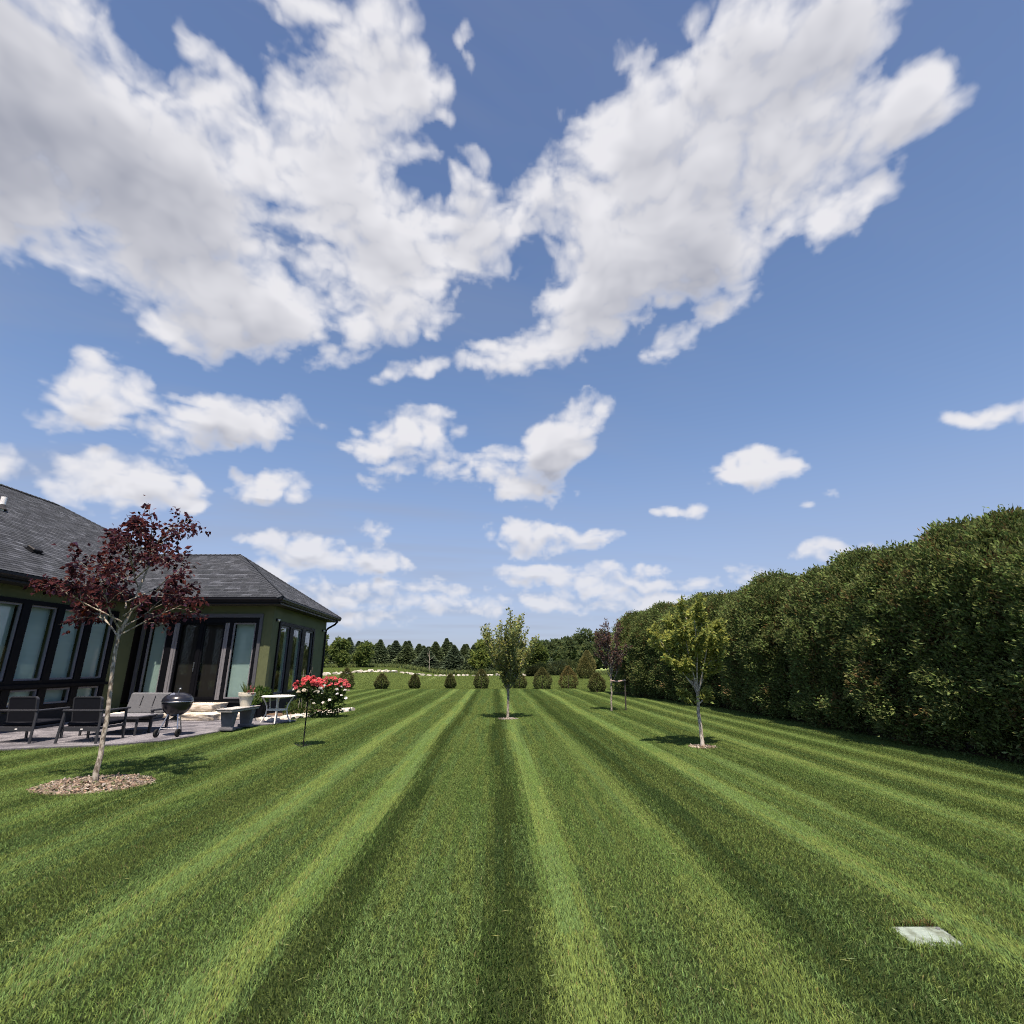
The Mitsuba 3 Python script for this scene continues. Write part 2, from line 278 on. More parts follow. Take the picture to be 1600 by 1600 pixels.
HEDGE_LINE = np.array([(9.15, -1.0), (9.05, 3), (9.0, 8), (8.95, 12), (8.75, 16.5), (8.45, 21), (8.0, 24.5), (7.3, 27.5), (6.35, 30.6)])
HEDGE = shapely.LineString(HEDGE_LINE).buffer(.62)
BARE = shapely.union_all([PATIO, BED, HOUSE, disc(MAPLE, .74, .62), affinity.translate(LID, 0, .004), HEDGE, disc((-.12, 16.56), .30), disc((3.79, 11.16), .27)])
pm = trimesh.creation.extrude_polygon(PATIO, .06, engine='earcut'); pm.apply_translation([0, 0, -.01])
whole(tag('patio', kind='structure'), pm, 'patio_m')
bm = trimesh.creation.extrude_polygon(BED, .05, engine='earcut'); bm.apply_translation([0, 0, -.02])
whole(tag('flower_bed', kind='structure'), bm, 'mulch_soil_m')

# ------------------------------------------------------------------ the mown grass: blades lean along the mower's path
LIGHT = [(-2.65, .22, .85), (-1.58, .22, 1.0), (.33, .17, .95), (1.38, .17, .55), (2.84, .22, .95), (3.72, .15, .6), (4.95, .22, .8), (5.9, .16, .7), (6.75, .16, .75), (-4.15, .16, .45), (-5.3, .2, .6), (-6.4, .2, .7), (-7.6, .2, .7), (-8.8, .2, .7), (-10.1, .2, .7)]
DARK = [(-1.22, .2, .95), (-.08, .22, .95), (1.82, .24, .95), (2.3, .3, .6), (3.95, .2, .7), (4.3, .25, .5), (5.4, .25, .7), (6.35, .2, .7), (7.2, .25, .8), (-3.35, .45, .6), (-2.1, .15, .2), (-4.7, .35, .6), (-5.9, .3, .7), (-7.1, .3, .7), (-8.2, .3, .7), (-9.5, .3, .7)]
def lean_at(s, y):
    v = -.02
    for c, w, a in LIGHT: v += 1.1 * a * math.exp(-((s - c) / (w * .86)) ** 4)
    for c, w, a in DARK: v -= a * math.exp(-((s - c) / (w * .88)) ** 4)
    return v
def blades(rng, P, lean, height, width, dirs, color, bend=1.0):
    """three-section curved blades standing at P; lean = mean tilt along +y (per blade), dirs = random azimuth"""
    n = len(P); H = height * (1 + .25 * rng.normal(size=(n, 1))).clip(.4, 1.7); W = width * (1 + .2 * rng.normal(size=(n, 1))).clip(.5, 1.6)
    a = dirs; tilt = np.stack([np.cos(a), np.sin(a), 0 * a], 1) * np.abs(rng.normal(.75, .38, size=(n, 1))) * (1 - .45 * np.abs(lean)[:, None])
    tilt[:, 1] += np.where(lean > 0, lean * .92, lean * .46); tilt[:, 0] += .1 * rng.normal(size=n)
    A0 = norm(np.concatenate([tilt[:, :2] * .6, np.ones((n, 1))], 1)); A1 = norm(np.concatenate([tilt[:, :2] * (1 + bend), np.ones((n, 1)) * .9], 1))
    h = norm(np.stack([-tilt[:, 1], tilt[:, 0], 0 * a], 1) + .35 * rng.normal(size=(n, 3)) * [1, 1, .0])
    m = P + A0 * H * .5; t = m + A1 * H * .55
    V = np.stack([P - h * W / 2, P + h * W / 2, m + h * W * .42, m - h * W * .42, t], 1).reshape(-1, 3)
    i = np.arange(n)[:, None] * 5
    F = np.concatenate([i + [0, 1, 2], i + [0, 2, 3], i + [3, 2, 4]], 1).reshape(-1, 3)
    return trimesh.Trimesh(V, F, process=False), np.repeat(color, 5, axis=0)
def grass_colors(rng, n, lean):
    c = tones(rng, n, GRASS, .33, .06).clip(.02, .6); d = rng.random(n) < .025
    c[d] = tones(rng, d.sum(), (.20, .19, .09), .2); return c
GRASS = np.array((.138, .205, .061))
PW, PL, NB = .08, 1.6, 12500
LEVELS = np.linspace(-1.0, 1.0, 9); VARS = 5
rng = np.random.default_rng(5)
tilt_a = -math.atan(.031)
for li, lv in enumerate(LEVELS):
    for vi in range(VARS):
        n = int(PW * PL * NB)
        P = np.stack([rng.uniform(0, PW, n), rng.uniform(0, PL, n), np.zeros(n)], 1)
        m, c = blades(rng, P, np.full(n, lv), .028, .0046, rng.uniform(0, 2 * np.pi, n), grass_colors(rng, n, lv) * np.array([[1.0, 1.0, 1.0], [.88, .93, .9], [1.08, 1.03, 1.0], [.95, 1.0, 1.08], [1.13, 1.06, 1.05]][vi]))
        scene[f'turf_tile_{li}_{vi}'] = {'type': 'shapegroup', 'blade': mikit.ply(m, 'grass_m', color=c)}
edge_P, edge_L = [], []
pr = shapely.prepared.prep(BARE)
tag('grass', 'short green lawn grass mown in light and dark stripes', 'grass', kind='stuff')
count = 0
yy = np.arange(.6, LAWN_END - .05, PL)
lift = {}
for s0 in np.arange(-13.6, 9.6, PW):
    shift = rng.random() * PL
    for j, y0 in enumerate(np.append(yy, yy[-1] + PL) - shift):
        y1 = min(y0 + PL, LAWN_END)
        xm = s0 - .031 * (y0 + PL / 2 - 5.4)
        if abs(xm) > 1.06 * (y0 + PL) + 1.6 or y0 > LAWN_END - .1: continue
        y0j = y0
        lv = lean_at(s0 + PW / 2 + .16 * (float(meshkit.fbm(np.array([7.3 + .3 * s0, y0 * .16, 2.]), 2, 9)) - .5), y0) + .24 * (float(meshkit.fbm(np.array([s0 * .55, y0 * .25, 0.]), 3, 4)) - .5) * 2
        for tx_, ty_ in ((-.12, 16.56), (3.79, 11.16), (-5.72, 7.83), (3.5, 19.2)):
            dd = math.hypot((s0 - .031 * (y0 - 4.6)) - tx_, (y0 + .8 - ty_) * .7)
            if .45 < dd < 1.0: lv = .5 * lv + .5 * math.copysign(.6, ty_ - y0 - .8)
        lv = max(-1.0, min(1.0, lv)); li = int(np.argmin(np.abs(LEVELS - lv + .12 * (rng.random() - .5))))
        c, s = math.cos(tilt_a), math.sin(tilt_a)
        X0 = s0 - .031 * (y0 - 5.4)
        quad = Polygon([(X0, y0), (X0 + PW, y0), (X0 + PW - .031 * PL, y0 + PL), (X0 - .031 * PL, y0 + PL)])
        if pr.intersects(quad) or y0 + PL > LAWN_END + .02:
            if pr.contains(quad): continue
            n = int(PW * PL * NB * .8); q = np.stack([X0 + rng.uniform(0, PW, n), y0 + rng.uniform(0, PL, n)], 1); q[:, 0] -= .031 * (q[:, 1] - y0)
            ok = ~shapely.contains_xy(BARE, q[:, 0], q[:, 1]) & (q[:, 1] < LAWN_END)
            edge_P.append(q[ok]); edge_L.append(np.full(ok.sum(), lv)); continue
        flip = False
        tw = T4().translate([X0, y0, .003]).rotate([0, 0, 1], -math.degrees(tilt_a)) if True else None
        count += 1
        scene[f'grass__{count:04d}'] = {'type': 'instance', 'to_world': tw, 'group': {'type': 'ref', 'id': f'turf_tile_{li}_{int(np.clip(round(2 + 7 * (float(meshkit.fbm(np.array([s0 * .9, y0 * .5, 5.]), 3, 14)) - .5) + rng.normal() * .9), 0, 4))}'}}
eP = np.vstack(edge_P); eL = np.concatenate(edge_L); keep = rng.random(len(eP)) < np.clip(14 / np.maximum(eP[:, 1], 1), .35, 1); eP, eL = eP[keep], eL[keep]
near = np.array(shapely.distance(shapely.points(eP), BARE)); tall = 1 + .5 * (near < .06)
m, c = blades(rng, np.column_stack([eP, np.full(len(eP), .003)]), eL, .028 * tall[:, None], .0048, rng.uniform(0, 2 * np.pi, len(eP)), grass_colors(rng, len(eP), 0))
scene[f'grass__{count + 1:04d}'] = mikit.ply(m, 'grass_m', color=c)
print('grass patches', count, 'edge blades', len(eP))

clip = tag('grass_clippings', 'pale dry grass clippings scattered over the mown lawn', 'clippings', kind='stuff')
n = 900; cy = 2.6 + 13 * rng.random(n) ** 1.4; cx = rng.uniform(-1, 1, n) * (cy * .95 + .5); ok = ~shapely.contains_xy(BARE.buffer(.1), cx, cy); cx, cy = cx[ok], cy[ok]; n = len(cx)
m, c = leaves(np.stack([cx, cy, rng.uniform(.02, .032, n)], 1), rng.normal(size=(n, 3)) * [1, 1, .25], np.array([0, 0, 1.]) + .3 * rng.normal(size=(n, 3)), rng.uniform(.03, .075, n), .0045, .1, .5, col=tones(rng, n, (.26, .30, .13), .2, .1)); whole(clip, m, 'grass_m', color=c)

# rougher, unstriped grass on the rise behind the lawn
tag('rough_grass', 'unstriped green grass rising behind the mown lawn', 'grass', kind='stuff')
for vi in range(3):
    n = 3600
    P = np.stack([rng.uniform(-.75, .75, n), rng.uniform(-.75, .75, n), np.zeros(n)], 1)
    col = tones(rng, n, np.array((.148, .200, .060)), .2, .1)
    m, c = blades(rng, P, np.full(n, -.1), .06, .010, rng.uniform(0, 2 * np.pi, n), col)
    scene[f'rough_tile_{vi}'] = {'type': 'shapegroup', 'blade': mikit.ply(m, 'grass_m', color=c)}
rc = 0
for X in np.arange(-27, 26, 1.5):
    for Y in np.arange(LAWN_END + .76, 56, 1.5):
        if abs(X) > .75 * Y: continue
        if X < -8 and Y < 36 : pass
        rc += 1; z = float(ground_h(X, Y)); gxs = float(ground_h(X + .5, Y) - ground_h(X - .5, Y)); gys = float(ground_h(X, Y + .5) - ground_h(X, Y - .5))
        M = np.array([[1, 0, 0, X], [0, 1, 0, Y], [gxs, gys, 1, z], [0, 0, 0, 1.]])
        scene[f'rough_grass__{rc:04d}'] = {'type': 'instance', 'to_world': T4(M) @ T4().rotate([0, 0, 1], float(rng.integers(4) * 90)), 'group': {'type': 'ref', 'id': f'rough_tile_{int(rng.integers(3))}'}}
print('rough patches', rc)

# ------------------------------------------------------------------ the house
HK = thing('house', 'dark green single-storey house with charcoal shingle hip roof, black window frames and patio', 'house')
FRONT_O, FRONT_D = (-12.3, 17.4, 0), (1.0, 0.0)               # wing, towards the camera
SIDE_O, SIDE_D = (-7.92, 17.4, 0), (-.092, .99576)            # wing, right-hand end
MAIN_O, MAIN_D = (-12.3, 6.0, 0), (0.0, 1.0)                  # main block, towards the lawn
def hole(p, *rects):
    for r in rects: p = p.difference(sbox(*r))
    return p
FRONT_L = 4.38
part(HK, 'wall', local(panel(hole(sbox(.2, 0, FRONT_L, 3.52), (.22, .44, 3.96, 3.07)), -.2, 0), FRONT_O, FRONT_D), 'wall_m')
SIDE_L = 6.9
part(HK, 'wall', local(panel(hole(sbox(.002, 0, SIDE_L, 3.52), (.62, .52, 4.96, 2.98)), -.2, 0), SIDE_O, SIDE_D), 'wall_m')
MAIN_L = 11.2
part(HK, 'wall', local(panel(hole(sbox(0, 0, MAIN_L, 3.52), (.1, .46, 10.32, 3.16)), -.2, 0), MAIN_O, MAIN_D), 'wall_m')
part(HK, 'wall', box(-29, -12.3, 24.0, 24.2, 0, 3.52), 'wall_m')
part(HK, 'wall', box(-12.3, -8.57, 23.9, 24.1, 0, 3.52), 'wall_m')
part(HK, 'wall', box(-29, -12.3, 5.9, 6.1, 0, 3.52), 'wall_m')
part(HK, 'interior', cat([box(-12.6, -8.5, 20.6, 20.7, 0, 3.4), box(-16.5, -16.4, 6.1, 17.4, 0, 3.4), box(-16.5, -8.6, 17.75, 20.6, .36, .42), box(-16.4, -12.5, 6.1, 17.4, .36, .42),
                             box(-12.56, -12.52, 17.45, 20.6, .4, 3.4)]), 'interior_m')
part(HK, 'foundation', cat([local(box(.2, 3.96, 0, .03, 0, .43), FRONT_O, FRONT_D), local(box(0, 10.4, .0, .03, 0, .44), MAIN_O, MAIN_D), local(box(.1, SIDE_L, 0, .02, 0, .4), SIDE_O, SIDE_D)]), 'foundation_m')

# main block: tall lites over low lites in one black frame
P0, PER, GW = 13.3 - 6.0, 1.03, .80
holes = []
for k in range(-6, 3):
    l0 = P0 + PER * k
    if k == 2: l0 = 15.36 - 6.0
    holes.append((l0, l0 + GW))
fr = sbox(.1, .46, 10.32, 3.16)
for l0, l1 in holes: fr = fr.difference(sbox(l0, 1.19, l1, 3.05)).difference(sbox(l0, .58, l1, .97))
part(HK, 'window_frame', local(panel(fr, -.06, .05), MAIN_O, MAIN_D), 'frame_m')
part(HK, 'window_sill', local(box(.05, 10.36, .0, .13, 1.0, 1.09, .01), MAIN_O, MAIN_D), 'frame_m')
def lite(o, d, l0, l1, z0, z1, glass_t, blind_t, blind=True, sash=.045, sash_mat='sash_m', base='window', parent=None, bl_m='blind_m', z_bl=0.0):
    w = unique((parent or HK) + '__' + base)
    ring = sbox(l0, z0, l1, z1).difference(sbox(l0 + sash, z0 + sash, l1 - sash, z1 - sash))
    scene[w + '__frame'] = mikit.ply(local(panel(ring, glass_t - .02, glass_t + .035), o, d), sash_mat)
    g = local(panel(sbox(l0 + sash * .6, z0 + sash * .6, l1 - sash * .6, z1 - sash * .6), 0, .001), o, d)
    # one sheet of glass
    q = np.array([[l0 + sash * .6, glass_t, z0 + sash * .6], [l1 - sash * .6, glass_t, z0 + sash * .6], [l1 - sash * .6, glass_t, z1 - sash * .6], [l0 + sash * .6, glass_t, z1 - sash * .6]])
    sheet = local(trimesh.Trimesh(q, [[0, 1, 2], [0, 2, 3]], process=False), o, d)
    scene[w + '__pane'] = mikit.ply(sheet, 'glass_m')
    if blind:
        scene[w + '__blind'] = mikit.ply(local(box(l0 + .01, l1 - .01, blind_t - .006, blind_t, z0 - .02 + z_bl, z1 + .02), o, d), bl_m)
    labels.setdefault(w, {})
    return w
for l0, l1 in holes:
    lite(MAIN_O, MAIN_D, l0, l1, 1.19, 3.05, -.03, -.16)
for l0, l1 in holes:
    lite(MAIN_O, MAIN_D, l0, l1, .58, .97, -.03, -.16)

# wing front: sliding door between two fixed lites
DK = unique(HK + '__sliding_door')
dframe = sbox(.23, .44, 3.955, 3.065)
op = [(.34, .93, .53, 2.9), (1.14, 2.96, .49, 2.9), (3.08, 3.83, .53, 2.9)]
for a, b, z0, z1 in op: dframe = dframe.difference(sbox(a, z0, b, z1))
scene[DK + '__frame'] = mikit.ply(local(panel(dframe, -.12, -.015), FRONT_O, FRONT_D), 'frame_m')
for a, b, z0, z1 in (op[0], op[2]):
    lite(FRONT_O, FRONT_D, a, b, z0, z1, -.08, -.25)
a, b, z0, z1 = op[1]
scene[DK + '__jamb'] = mikit.ply(local(cat([box(a, a + .09, -.12, -.03, z0, z1), box(a + .1, a + .15, -.10, -.035, z0, z1)]), FRONT_O, FRONT_D), 'sash_m')
scene[DK + '__jamb_001'] = mikit.ply(local(cat([box(b - .09, b, -.12, -.03, z0, z1), box(b - .15, b - .1, -.10, -.035, z0, z1)]), FRONT_O, FRONT_D), 'sash_m')
mid = (a + b) / 2 - .05
for i, (u0, u1) in enumerate(((a + .16, mid), (mid + .09, b - .16))):
    sx = '' if i == 0 else '_001'
    ring = sbox(u0, z0 + .01, u1, z1).difference(sbox(u0 + .06, z0 + .09, u1 - .06, z1 - .06))
    scene[DK + '__leaf' + sx] = mikit.ply(local(panel(ring, -.11, -.06), FRONT_O, FRONT_D), 'frame_m')
    q = np.array([[u0 + .05, -.085, z0 + .08], [u1 - .05, -.085, z0 + .08], [u1 - .05, -.085, z1 - .05], [u0 + .05, -.085, z1 - .05]])
    scene[DK + '__pane' + sx] = mikit.ply(local(trimesh.Trimesh(q, [[0, 1, 2], [0, 2, 3]], process=False), FRONT_O, FRONT_D), 'glass_m')
    scene[DK + '__screen' + sx] = mikit.ply(local(box(u0 + .03, u1 - .03, -.26, -.25, z0, z1), FRONT_O, FRONT_D), 'screen_m')
scene[DK + '__mullion'] = mikit.ply(local(box(mid + .002, mid + .088, -.11, -.04, z0 + .005, z1 - .005), FRONT_O, FRONT_D), 'frame_m')
scene[DK + '__handle'] = mikit.ply(local(cat([box(mid - .04, mid - .015, -.06, -.02, 1.35, 1.65, .005)]), FRONT_O, FRONT_D), 'steel_m')
labels[DK] = {}
trim = sbox(.12, .44, 4.06, 3.19).difference(sbox(.225, .43, 3.957, 3.067))
part(HK, 'door_trim', local(panel(trim, .002, .04), FRONT_O, FRONT_D), 'trim_m')
part(HK, 'door_sill', local(box(.2, 3.98, .032, .10, .40, .445, .008), FRONT_O, FRONT_D), 'fascia_m')

# wing end: three tall lites
spans = [(.74, 1.74), (2.16, 3.20), (3.66, 4.80)]
fr = sbox(.60, .50, 4.98, 3.0)
for l0, l1 in spans: fr = fr.difference(sbox(l0, .62, l1, 2.88))
part(HK, 'window_frame', local(panel(fr, -.06, .05), SIDE_O, SIDE_D), 'frame_m')
for l0, l1 in spans:
    lite(SIDE_O, SIDE_D, l0, l1, .62, 2.88, -.03, -.3, blind=True, sash=.06, sash_mat='trim_m')

# soffits, fascia, gutters
EAVE = 3.67
FRc, BRc = np.array([-7.45, 16.8, EAVE]), np.array([-8.12, 24.8, EAVE])
RE = np.array([-11.15, 20.8, 5.87])
VAL = np.array([-11.7, 16.8, EAVE])
RV = np.array([-15.45, 20.8, 5.87])
mE0, mE1 = np.array([-11.7, 5.4, EAVE]), np.array([-11.7, 27.4, EAVE])
mR0, mR1 = np.array([-18.8, 12.5, 7.9]), np.array([-18.8, 20.3, 7.9])
sd = np.array([SIDE_D[0], SIDE_D[1]])
def flat(pts, z0, z1):
    m = trimesh.creation.extrude_polygon(Polygon(pts), z1 - z0, engine='earcut'); m.apply_translation([0, 0, z0]); return m
part(HK, 'soffit', flat([(-12.28, 17.38), (-12.28, 16.9), (-7.55, 16.9), (-8.2, 24.75), (-8.7, 24.7), (-7.94, 17.38)], 3.455, 3.475), 'soffit_m')
part(HK, 'soffit', flat([(-12.29, 5.5), (-11.8, 5.5), (-11.8, 16.89), (-12.29, 16.89)], 3.455, 3.475), 'soffit_m')
def beam(p, q, w, z0, z1, side=0.0):
    p, q = np.array(p[:2], float), np.array(q[:2], float); d = norm(q - p); L = np.linalg.norm(q - p)
    return local(box(0, L, side, side + w, z0, z1, .006), (p[0], p[1], 0), d)
part(HK, 'fascia', cat([beam((-11.78, 16.9), (-7.56, 16.9), .03, 3.45, 3.645), beam((-7.553, 16.90), (-8.21, 24.74), .03, 3.45, 3.645), beam((-11.8, 5.45), (-11.8, 16.86), .03, 3.45, 3.645)]), 'fascia_m')
def gutter(p, q):
    p, q = np.array(p[:2], float), np.array(q[:2], float); d = norm(q - p); L = np.linalg.norm(q - p)
    prof = Polygon([(.032, 3.52), (.10, 3.52), (.115, 3.57), (.135, 3.60), (.135, 3.655), (.125, 3.655), (.125, 3.605), (.105, 3.575), (.093, 3.53), (.042, 3.53), (.042, 3.655), (.032, 3.655)])
    m = trimesh.creation.extrude_polygon(prof, L, engine='earcut')
    m.apply_transform(np.array([[0, 0, 1, 0], [1, 0, 0, 0], [0, 1, 0, 0], [0, 0, 0, 1.]])); return local(m, (p[0], p[1], 0), d)
part(HK, 'gutter', gutter((-11.63, 16.9), (-7.44, 16.9)), 'fascia_m')
part(HK, 'gutter', gutter((-7.553, 16.79), (-8.225, 24.86)), 'fascia_m')
part(HK, 'gutter', gutter((-11.8, 5.4), (-11.8, 16.77)), 'fascia_m')
dl = np.array([-7.92, 17.4]) + sd * 6.72
nn = np.array([SIDE_D[1], -SIDE_D[0]])
ds = lambda t, z: (dl[0] + nn[0] * t, dl[1] + nn[1] * t, z)
part(HK, 'downspout', tube([ds(.50, 3.54), ds(.50, 3.42), ds(.42, 3.32), ds(.12, 3.14), ds(.05, 3.04), ds(.05, 2.0), ds(.05, .12), ds(.16, .05)], .042, 8), 'fascia_m', 40)
for l, nme in ((.30, ''), (6.25, '')):
    o = np.array([-7.92, 17.4]) + sd * l
    lk = unique(HK + '__security_light'); labels[lk] = {}
    scene[lk + '__base'] = mikit.ply(moved(cat([lathe([(.0, 0), (.05, 0), (.05, .04), (0, .04)], 16)]), (0, 0, 0)).apply_transform(np.array([[0, 0, 1, o[0] + nn[0] * .003], [0, 1, 0, o[1] + nn[1] * .003], [1, 0, 0, 3.02], [0, 0, 0, 1.]])), 'frame_m')
    s_ = trimesh.creation.icosphere(2, .04); s_.apply_translation([o[0] + nn[0] * .10, o[1] + nn[1] * .10 - .02, 3.0])
    scene[lk + '__lens'] = mikit.ply(s_, 'white_plastic_m', True)

# roof: decks, then courses of shingles
RK = HK + '__roof'
labels[RK] = {}
def deck(pts, t=.05):
    pts = [np.asarray(p, float) for p in pts]; n = norm(np.cross(pts[1] - pts[0], pts[-1] - pts[0])); n = n if n[2] > 0 else -n
    k = len(pts); V = np.array(pts + [p - n * t for p in pts])
    F = [[0, i, i + 1] for i in range(1, k - 1)] + [[k, k + i + 1, k + i] for i in range(1, k - 1)] + [f for i in range(k) for f in ([i, k + i, k + (i + 1) % k], [i, k + (i + 1) % k, (i + 1) % k])]
    return trimesh.Trimesh(V, F)
BRm = np.array([-15.45, 24.8, EAVE]); 
planes = {'front': [VAL, FRc, RE, RV], 'end': [FRc, BRc, RE], 'main': [mE0, mE1, mR1, mR0]}
part(RK, 'deck', cat([deck(v) for v in planes.values()] + [deck([BRc, np.array([-11.7, 24.8, EAVE]), RV, RE])]), 'shingle_deck_m')
part(RK, 'back_slope', cat([deck([mR0, mR1, np.array([-25.9, 27.4, EAVE]), np.array([-25.9, 5.4, EAVE])]), deck([mR1, mE1, np.array([-25.9, 27.4, EAVE])]), deck([mE0, mR0, np.array([-25.9, 5.4, EAVE])])]), SH[1])
rng = np.random.default_rng(11)
cand, rest = [], []
cam = np.array([0, 0, 1.6])
tone_rgb = [(.032, .036, .044), (.042, .047, .057), (.054, .060, .073), (.070, .078, .094), (.036, .041, .049)]
def prism(P2, base, e, s, n, b0):
    """convex outline in plane coordinates -> a thin wedge, thicker at its lower edge"""
    P2 = np.asarray(P2); k = len(P2)
    top = np.array([base + e * a + s * b + n * (.018 - .012 * min(1, (b - b0) / .2)) for a, b in P2]); bot = np.array([base + e * a + s * b + n * .004 for a, b in P2])
    V = np.vstack([top, bot]); F = [[0, i, i + 1] for i in range(1, k - 1)] + [f for i in range(k) for f in ([i, k + i, k + (i + 1) % k], [i, k + (i + 1) % k, (i + 1) % k])]
    return V, np.array(F)
for name, pts in planes.items():
    p0 = pts[0]; e = norm(pts[1] - pts[0]); nrm = norm(np.cross(e, norm(pts[-1] - pts[0]))); nrm = nrm if nrm[2] > 0 else -nrm
    s = np.cross(nrm, e); s = s if s[2] > 0 else -s
    poly = Polygon([((p - p0) @ e, (p - p0) @ s) for p in pts]).buffer(0)
    a0, b0, a1, b1 = poly.bounds
    polyc = poly.buffer(.012, join_style=2)
    b = -.03; row = 0
    while b < b1:
        a = a0 - .4 + rng.random() * .3
        while a < a1:
            w = rng.choice([.13, .17, .21, .26, .34])
            drop = .012 * rng.random()
            quad = sbox(a, b - drop, a + w - .004, b + .19)
            a += w
            c3 = p0 + e * (a - w / 2) + s * b
            if not (polyc.bounds[0] - .5 < a < polyc.bounds[2] + .5): continue
            q = quad.intersection(polyc)
            if q.is_empty or q.area < .002 or q.geom_type != 'Polygon': continue
            dv = c3 - cam; dist = np.linalg.norm(dv); uu = dv[0] / (dv[1] * math.cos(PITCH) + dv[2] * math.sin(PITCH))
            tone = int(rng.choice(5, p=[.24, .28, .2, .08, .2])); 
            if q.area > .97 * quad.area and name != 'end':
                size = w * .145 * abs(dv @ nrm) / dist ** 3 if -1.01 < uu < 1.0 and dv[1] > 0 else 0
                cand.append((size, (w, drop), p0 + e * quad.bounds[0] + s * b, e, s, nrm, tone))
            else:
                co = shapely.geometry.polygon.orient(q).exterior.coords[:-1]
                rest.append((prism(co, p0, e, s, nrm, b - drop), tone))
        b += .142; row += 1
cand.sort(key=lambda c: -c[0])
sh_dict = {}
for w in (.13, .17, .21, .26, .34):
    V, F = prism([(0, -.006), (w - .004, -.006), (w - .004, .19), (0, .19)], np.zeros(3), np.array([1., 0, 0]), np.array([0, 1., 0]), np.array([0, 0, 1.]), -.006)
    for t in range(5): sh_dict[(w, t)] = mikit.ply(trimesh.Trimesh(V, F, process=False), SH[t])
for size, (w, drop), o, e, s, n, t in cand[:300]:
    M = np.eye(4); M[:3, 0], M[:3, 1], M[:3, 2], M[:3, 3] = e, s, n, o - s * drop
    scene[unique(RK + '__shingle')] = {**sh_dict[(w, t)], 'to_world': T4(M)}
for size, (w, drop), o, e, s, n, t in cand[300:]:
    rest.append((prism([(0, -drop), (w - .004, -drop), (w - .004, .19), (0, .19)], o, e, s, n, -drop), t))
off = 0; VV, FF, CC = [], [], []
for (V, F), t in rest:
    VV.append(V); FF.append(F + off); off += len(V); CC.append(np.repeat([np.array(tone_rgb[t]) * (1 + .12 * rng.normal())], len(V), 0))
part(RK, 'shingle_field', trimesh.Trimesh(np.vstack(VV), np.vstack(FF), process=False), 'tinted_m', color=np.vstack(CC).clip(.01, 1), kind='stuff')
print('shingles', len(cand), len(rest))
def caps(p, q, w=.15):
    p, q = np.array(p), np.array(q); d = norm(q - p); L = np.linalg.norm(q - p); ms = []
    side = norm(np.cross(d, [0, 0, 1.])); up = np.cross(side, d)
    for i in range(int(L / .2)):
        a = p + d * (i * .2); c = a + d * .26
        V = []
        for r, h in ((a, .055), (c, .035)):
            V += [r + up * (h - .085) + side * w, r + up * h, r + up * (h - .085) - side * w]
        ms.append(trimesh.Trimesh(V, [[0, 3, 4], [0, 4, 1], [1, 4, 5], [1, 5, 2], [0, 1, 2]], process=False))
    return cat(ms)
part(RK, 'ridge_cap', cat([caps(FRc, RE), caps(BRc, RE), caps(RE, RV)]), SH[1], kind='stuff')
part(RK, 'ridge_cap', cat([caps(mR0, mR1), caps(mE1, mR1)]), SH[0], kind='stuff')
# roof vent hood and white vent pipe on the main slope
mn = norm(np.cross(mE1 - mE0, mR0 - mE0)); mn = mn if mn[2] > 0 else -mn
def on_main(Y, r): return np.array([-11.7 - r, Y, EAVE + r * (7.9 - EAVE) / 7.1])
o = on_main(13.93, 1.5)
ang = math.atan2(7.9 - EAVE, 7.1)
hood = cat([box(-.13, .13, -.15, .15, 0, .09, .02), box(-.16, .16, -.19, .19, -.01, .012)])
R = np.array([[math.cos(ang), 0, math.sin(ang), 0], [0, 1, 0, 0], [-math.sin(ang), 0, math.cos(ang), 0], [0, 0, 0, 1.]]); 
hood.apply_transform(R); hood.apply_translation(o + mn * .03)
part(RK, 'vent_hood', hood, 'black_metal_m')
o = on_main(15.4, 4.25)
part(RK, 'vent_pipe', cat([tube([o - [0, 0, .2], o + [0, 0, .42]], .075, 14), ]), 'white_plastic_m', 40)
part(RK, 'vent_flashing', moved(lathe([(.16, 0), (.10, .06), (.07, .16)], 16), o + mn * .02), 'shingle_deck_m', True)

# ------------------------------------------------------------------ stone steps, garden edging
rng = np.random.default_rng(21)
SK = thing('stone_step', 'rough cream limestone ledges stacked as a step below the sliding door', 'steps')
def slab(x0, x1, y0, y1, z0, z1, seed):
    r = np.random.default_rng(seed); m = box(x0, x1, y0, y1, z0, z1, .015)
    m = m.subdivide().subdivide().subdivide(); v = m.vertices.copy()
    d = meshkit.fbm(v * np.array([5, 5, 9.]), 3, seed) - .5
    c = np.array([(x0 + x1) / 2, (y0 + y1) / 2, (z0 + z1) / 2]); side = (np.abs(v[:, 2] - c[2]) < (z1 - z0) * .49)
    out = norm((v - c) * [1, 1, 0]); v += out * d[:, None] * np.where(side, .12, .06)[:, None]; v[:, 2] += (meshkit.fbm(v * 3, 3, seed + 1) - .5) * .03
    return trimesh.Trimesh(v, m.faces, process=False)
for i, a in enumerate([(-10.55, -9.55, 15.75, 16.75, .05, .235), (-9.54, -8.45, 15.65, 16.7, .05, .22), (-8.44, -7.85, 15.9, 16.6, .05, .20), (-11.7, -10.58, 15.8, 16.8, .05, .22), (-10.35, -8.95, 16.35, 17.25, .235, .43)]):
    part(SK, 'slab', slab(*a, 30 + i), 'limestone_m', 30)
EK = thing('stone_edging', 'band of small white limestone pieces edging the flower bed', 'edging stones')
line = shapely.LineString([(-7.35, 15.75), (-6.95, 15.85), (-6.72, 16.4), (-6.62, 16.95), (-6.30, 17.6), (-6.05, 18.3), (-5.85, 19.0), (-5.8, 19.4)])
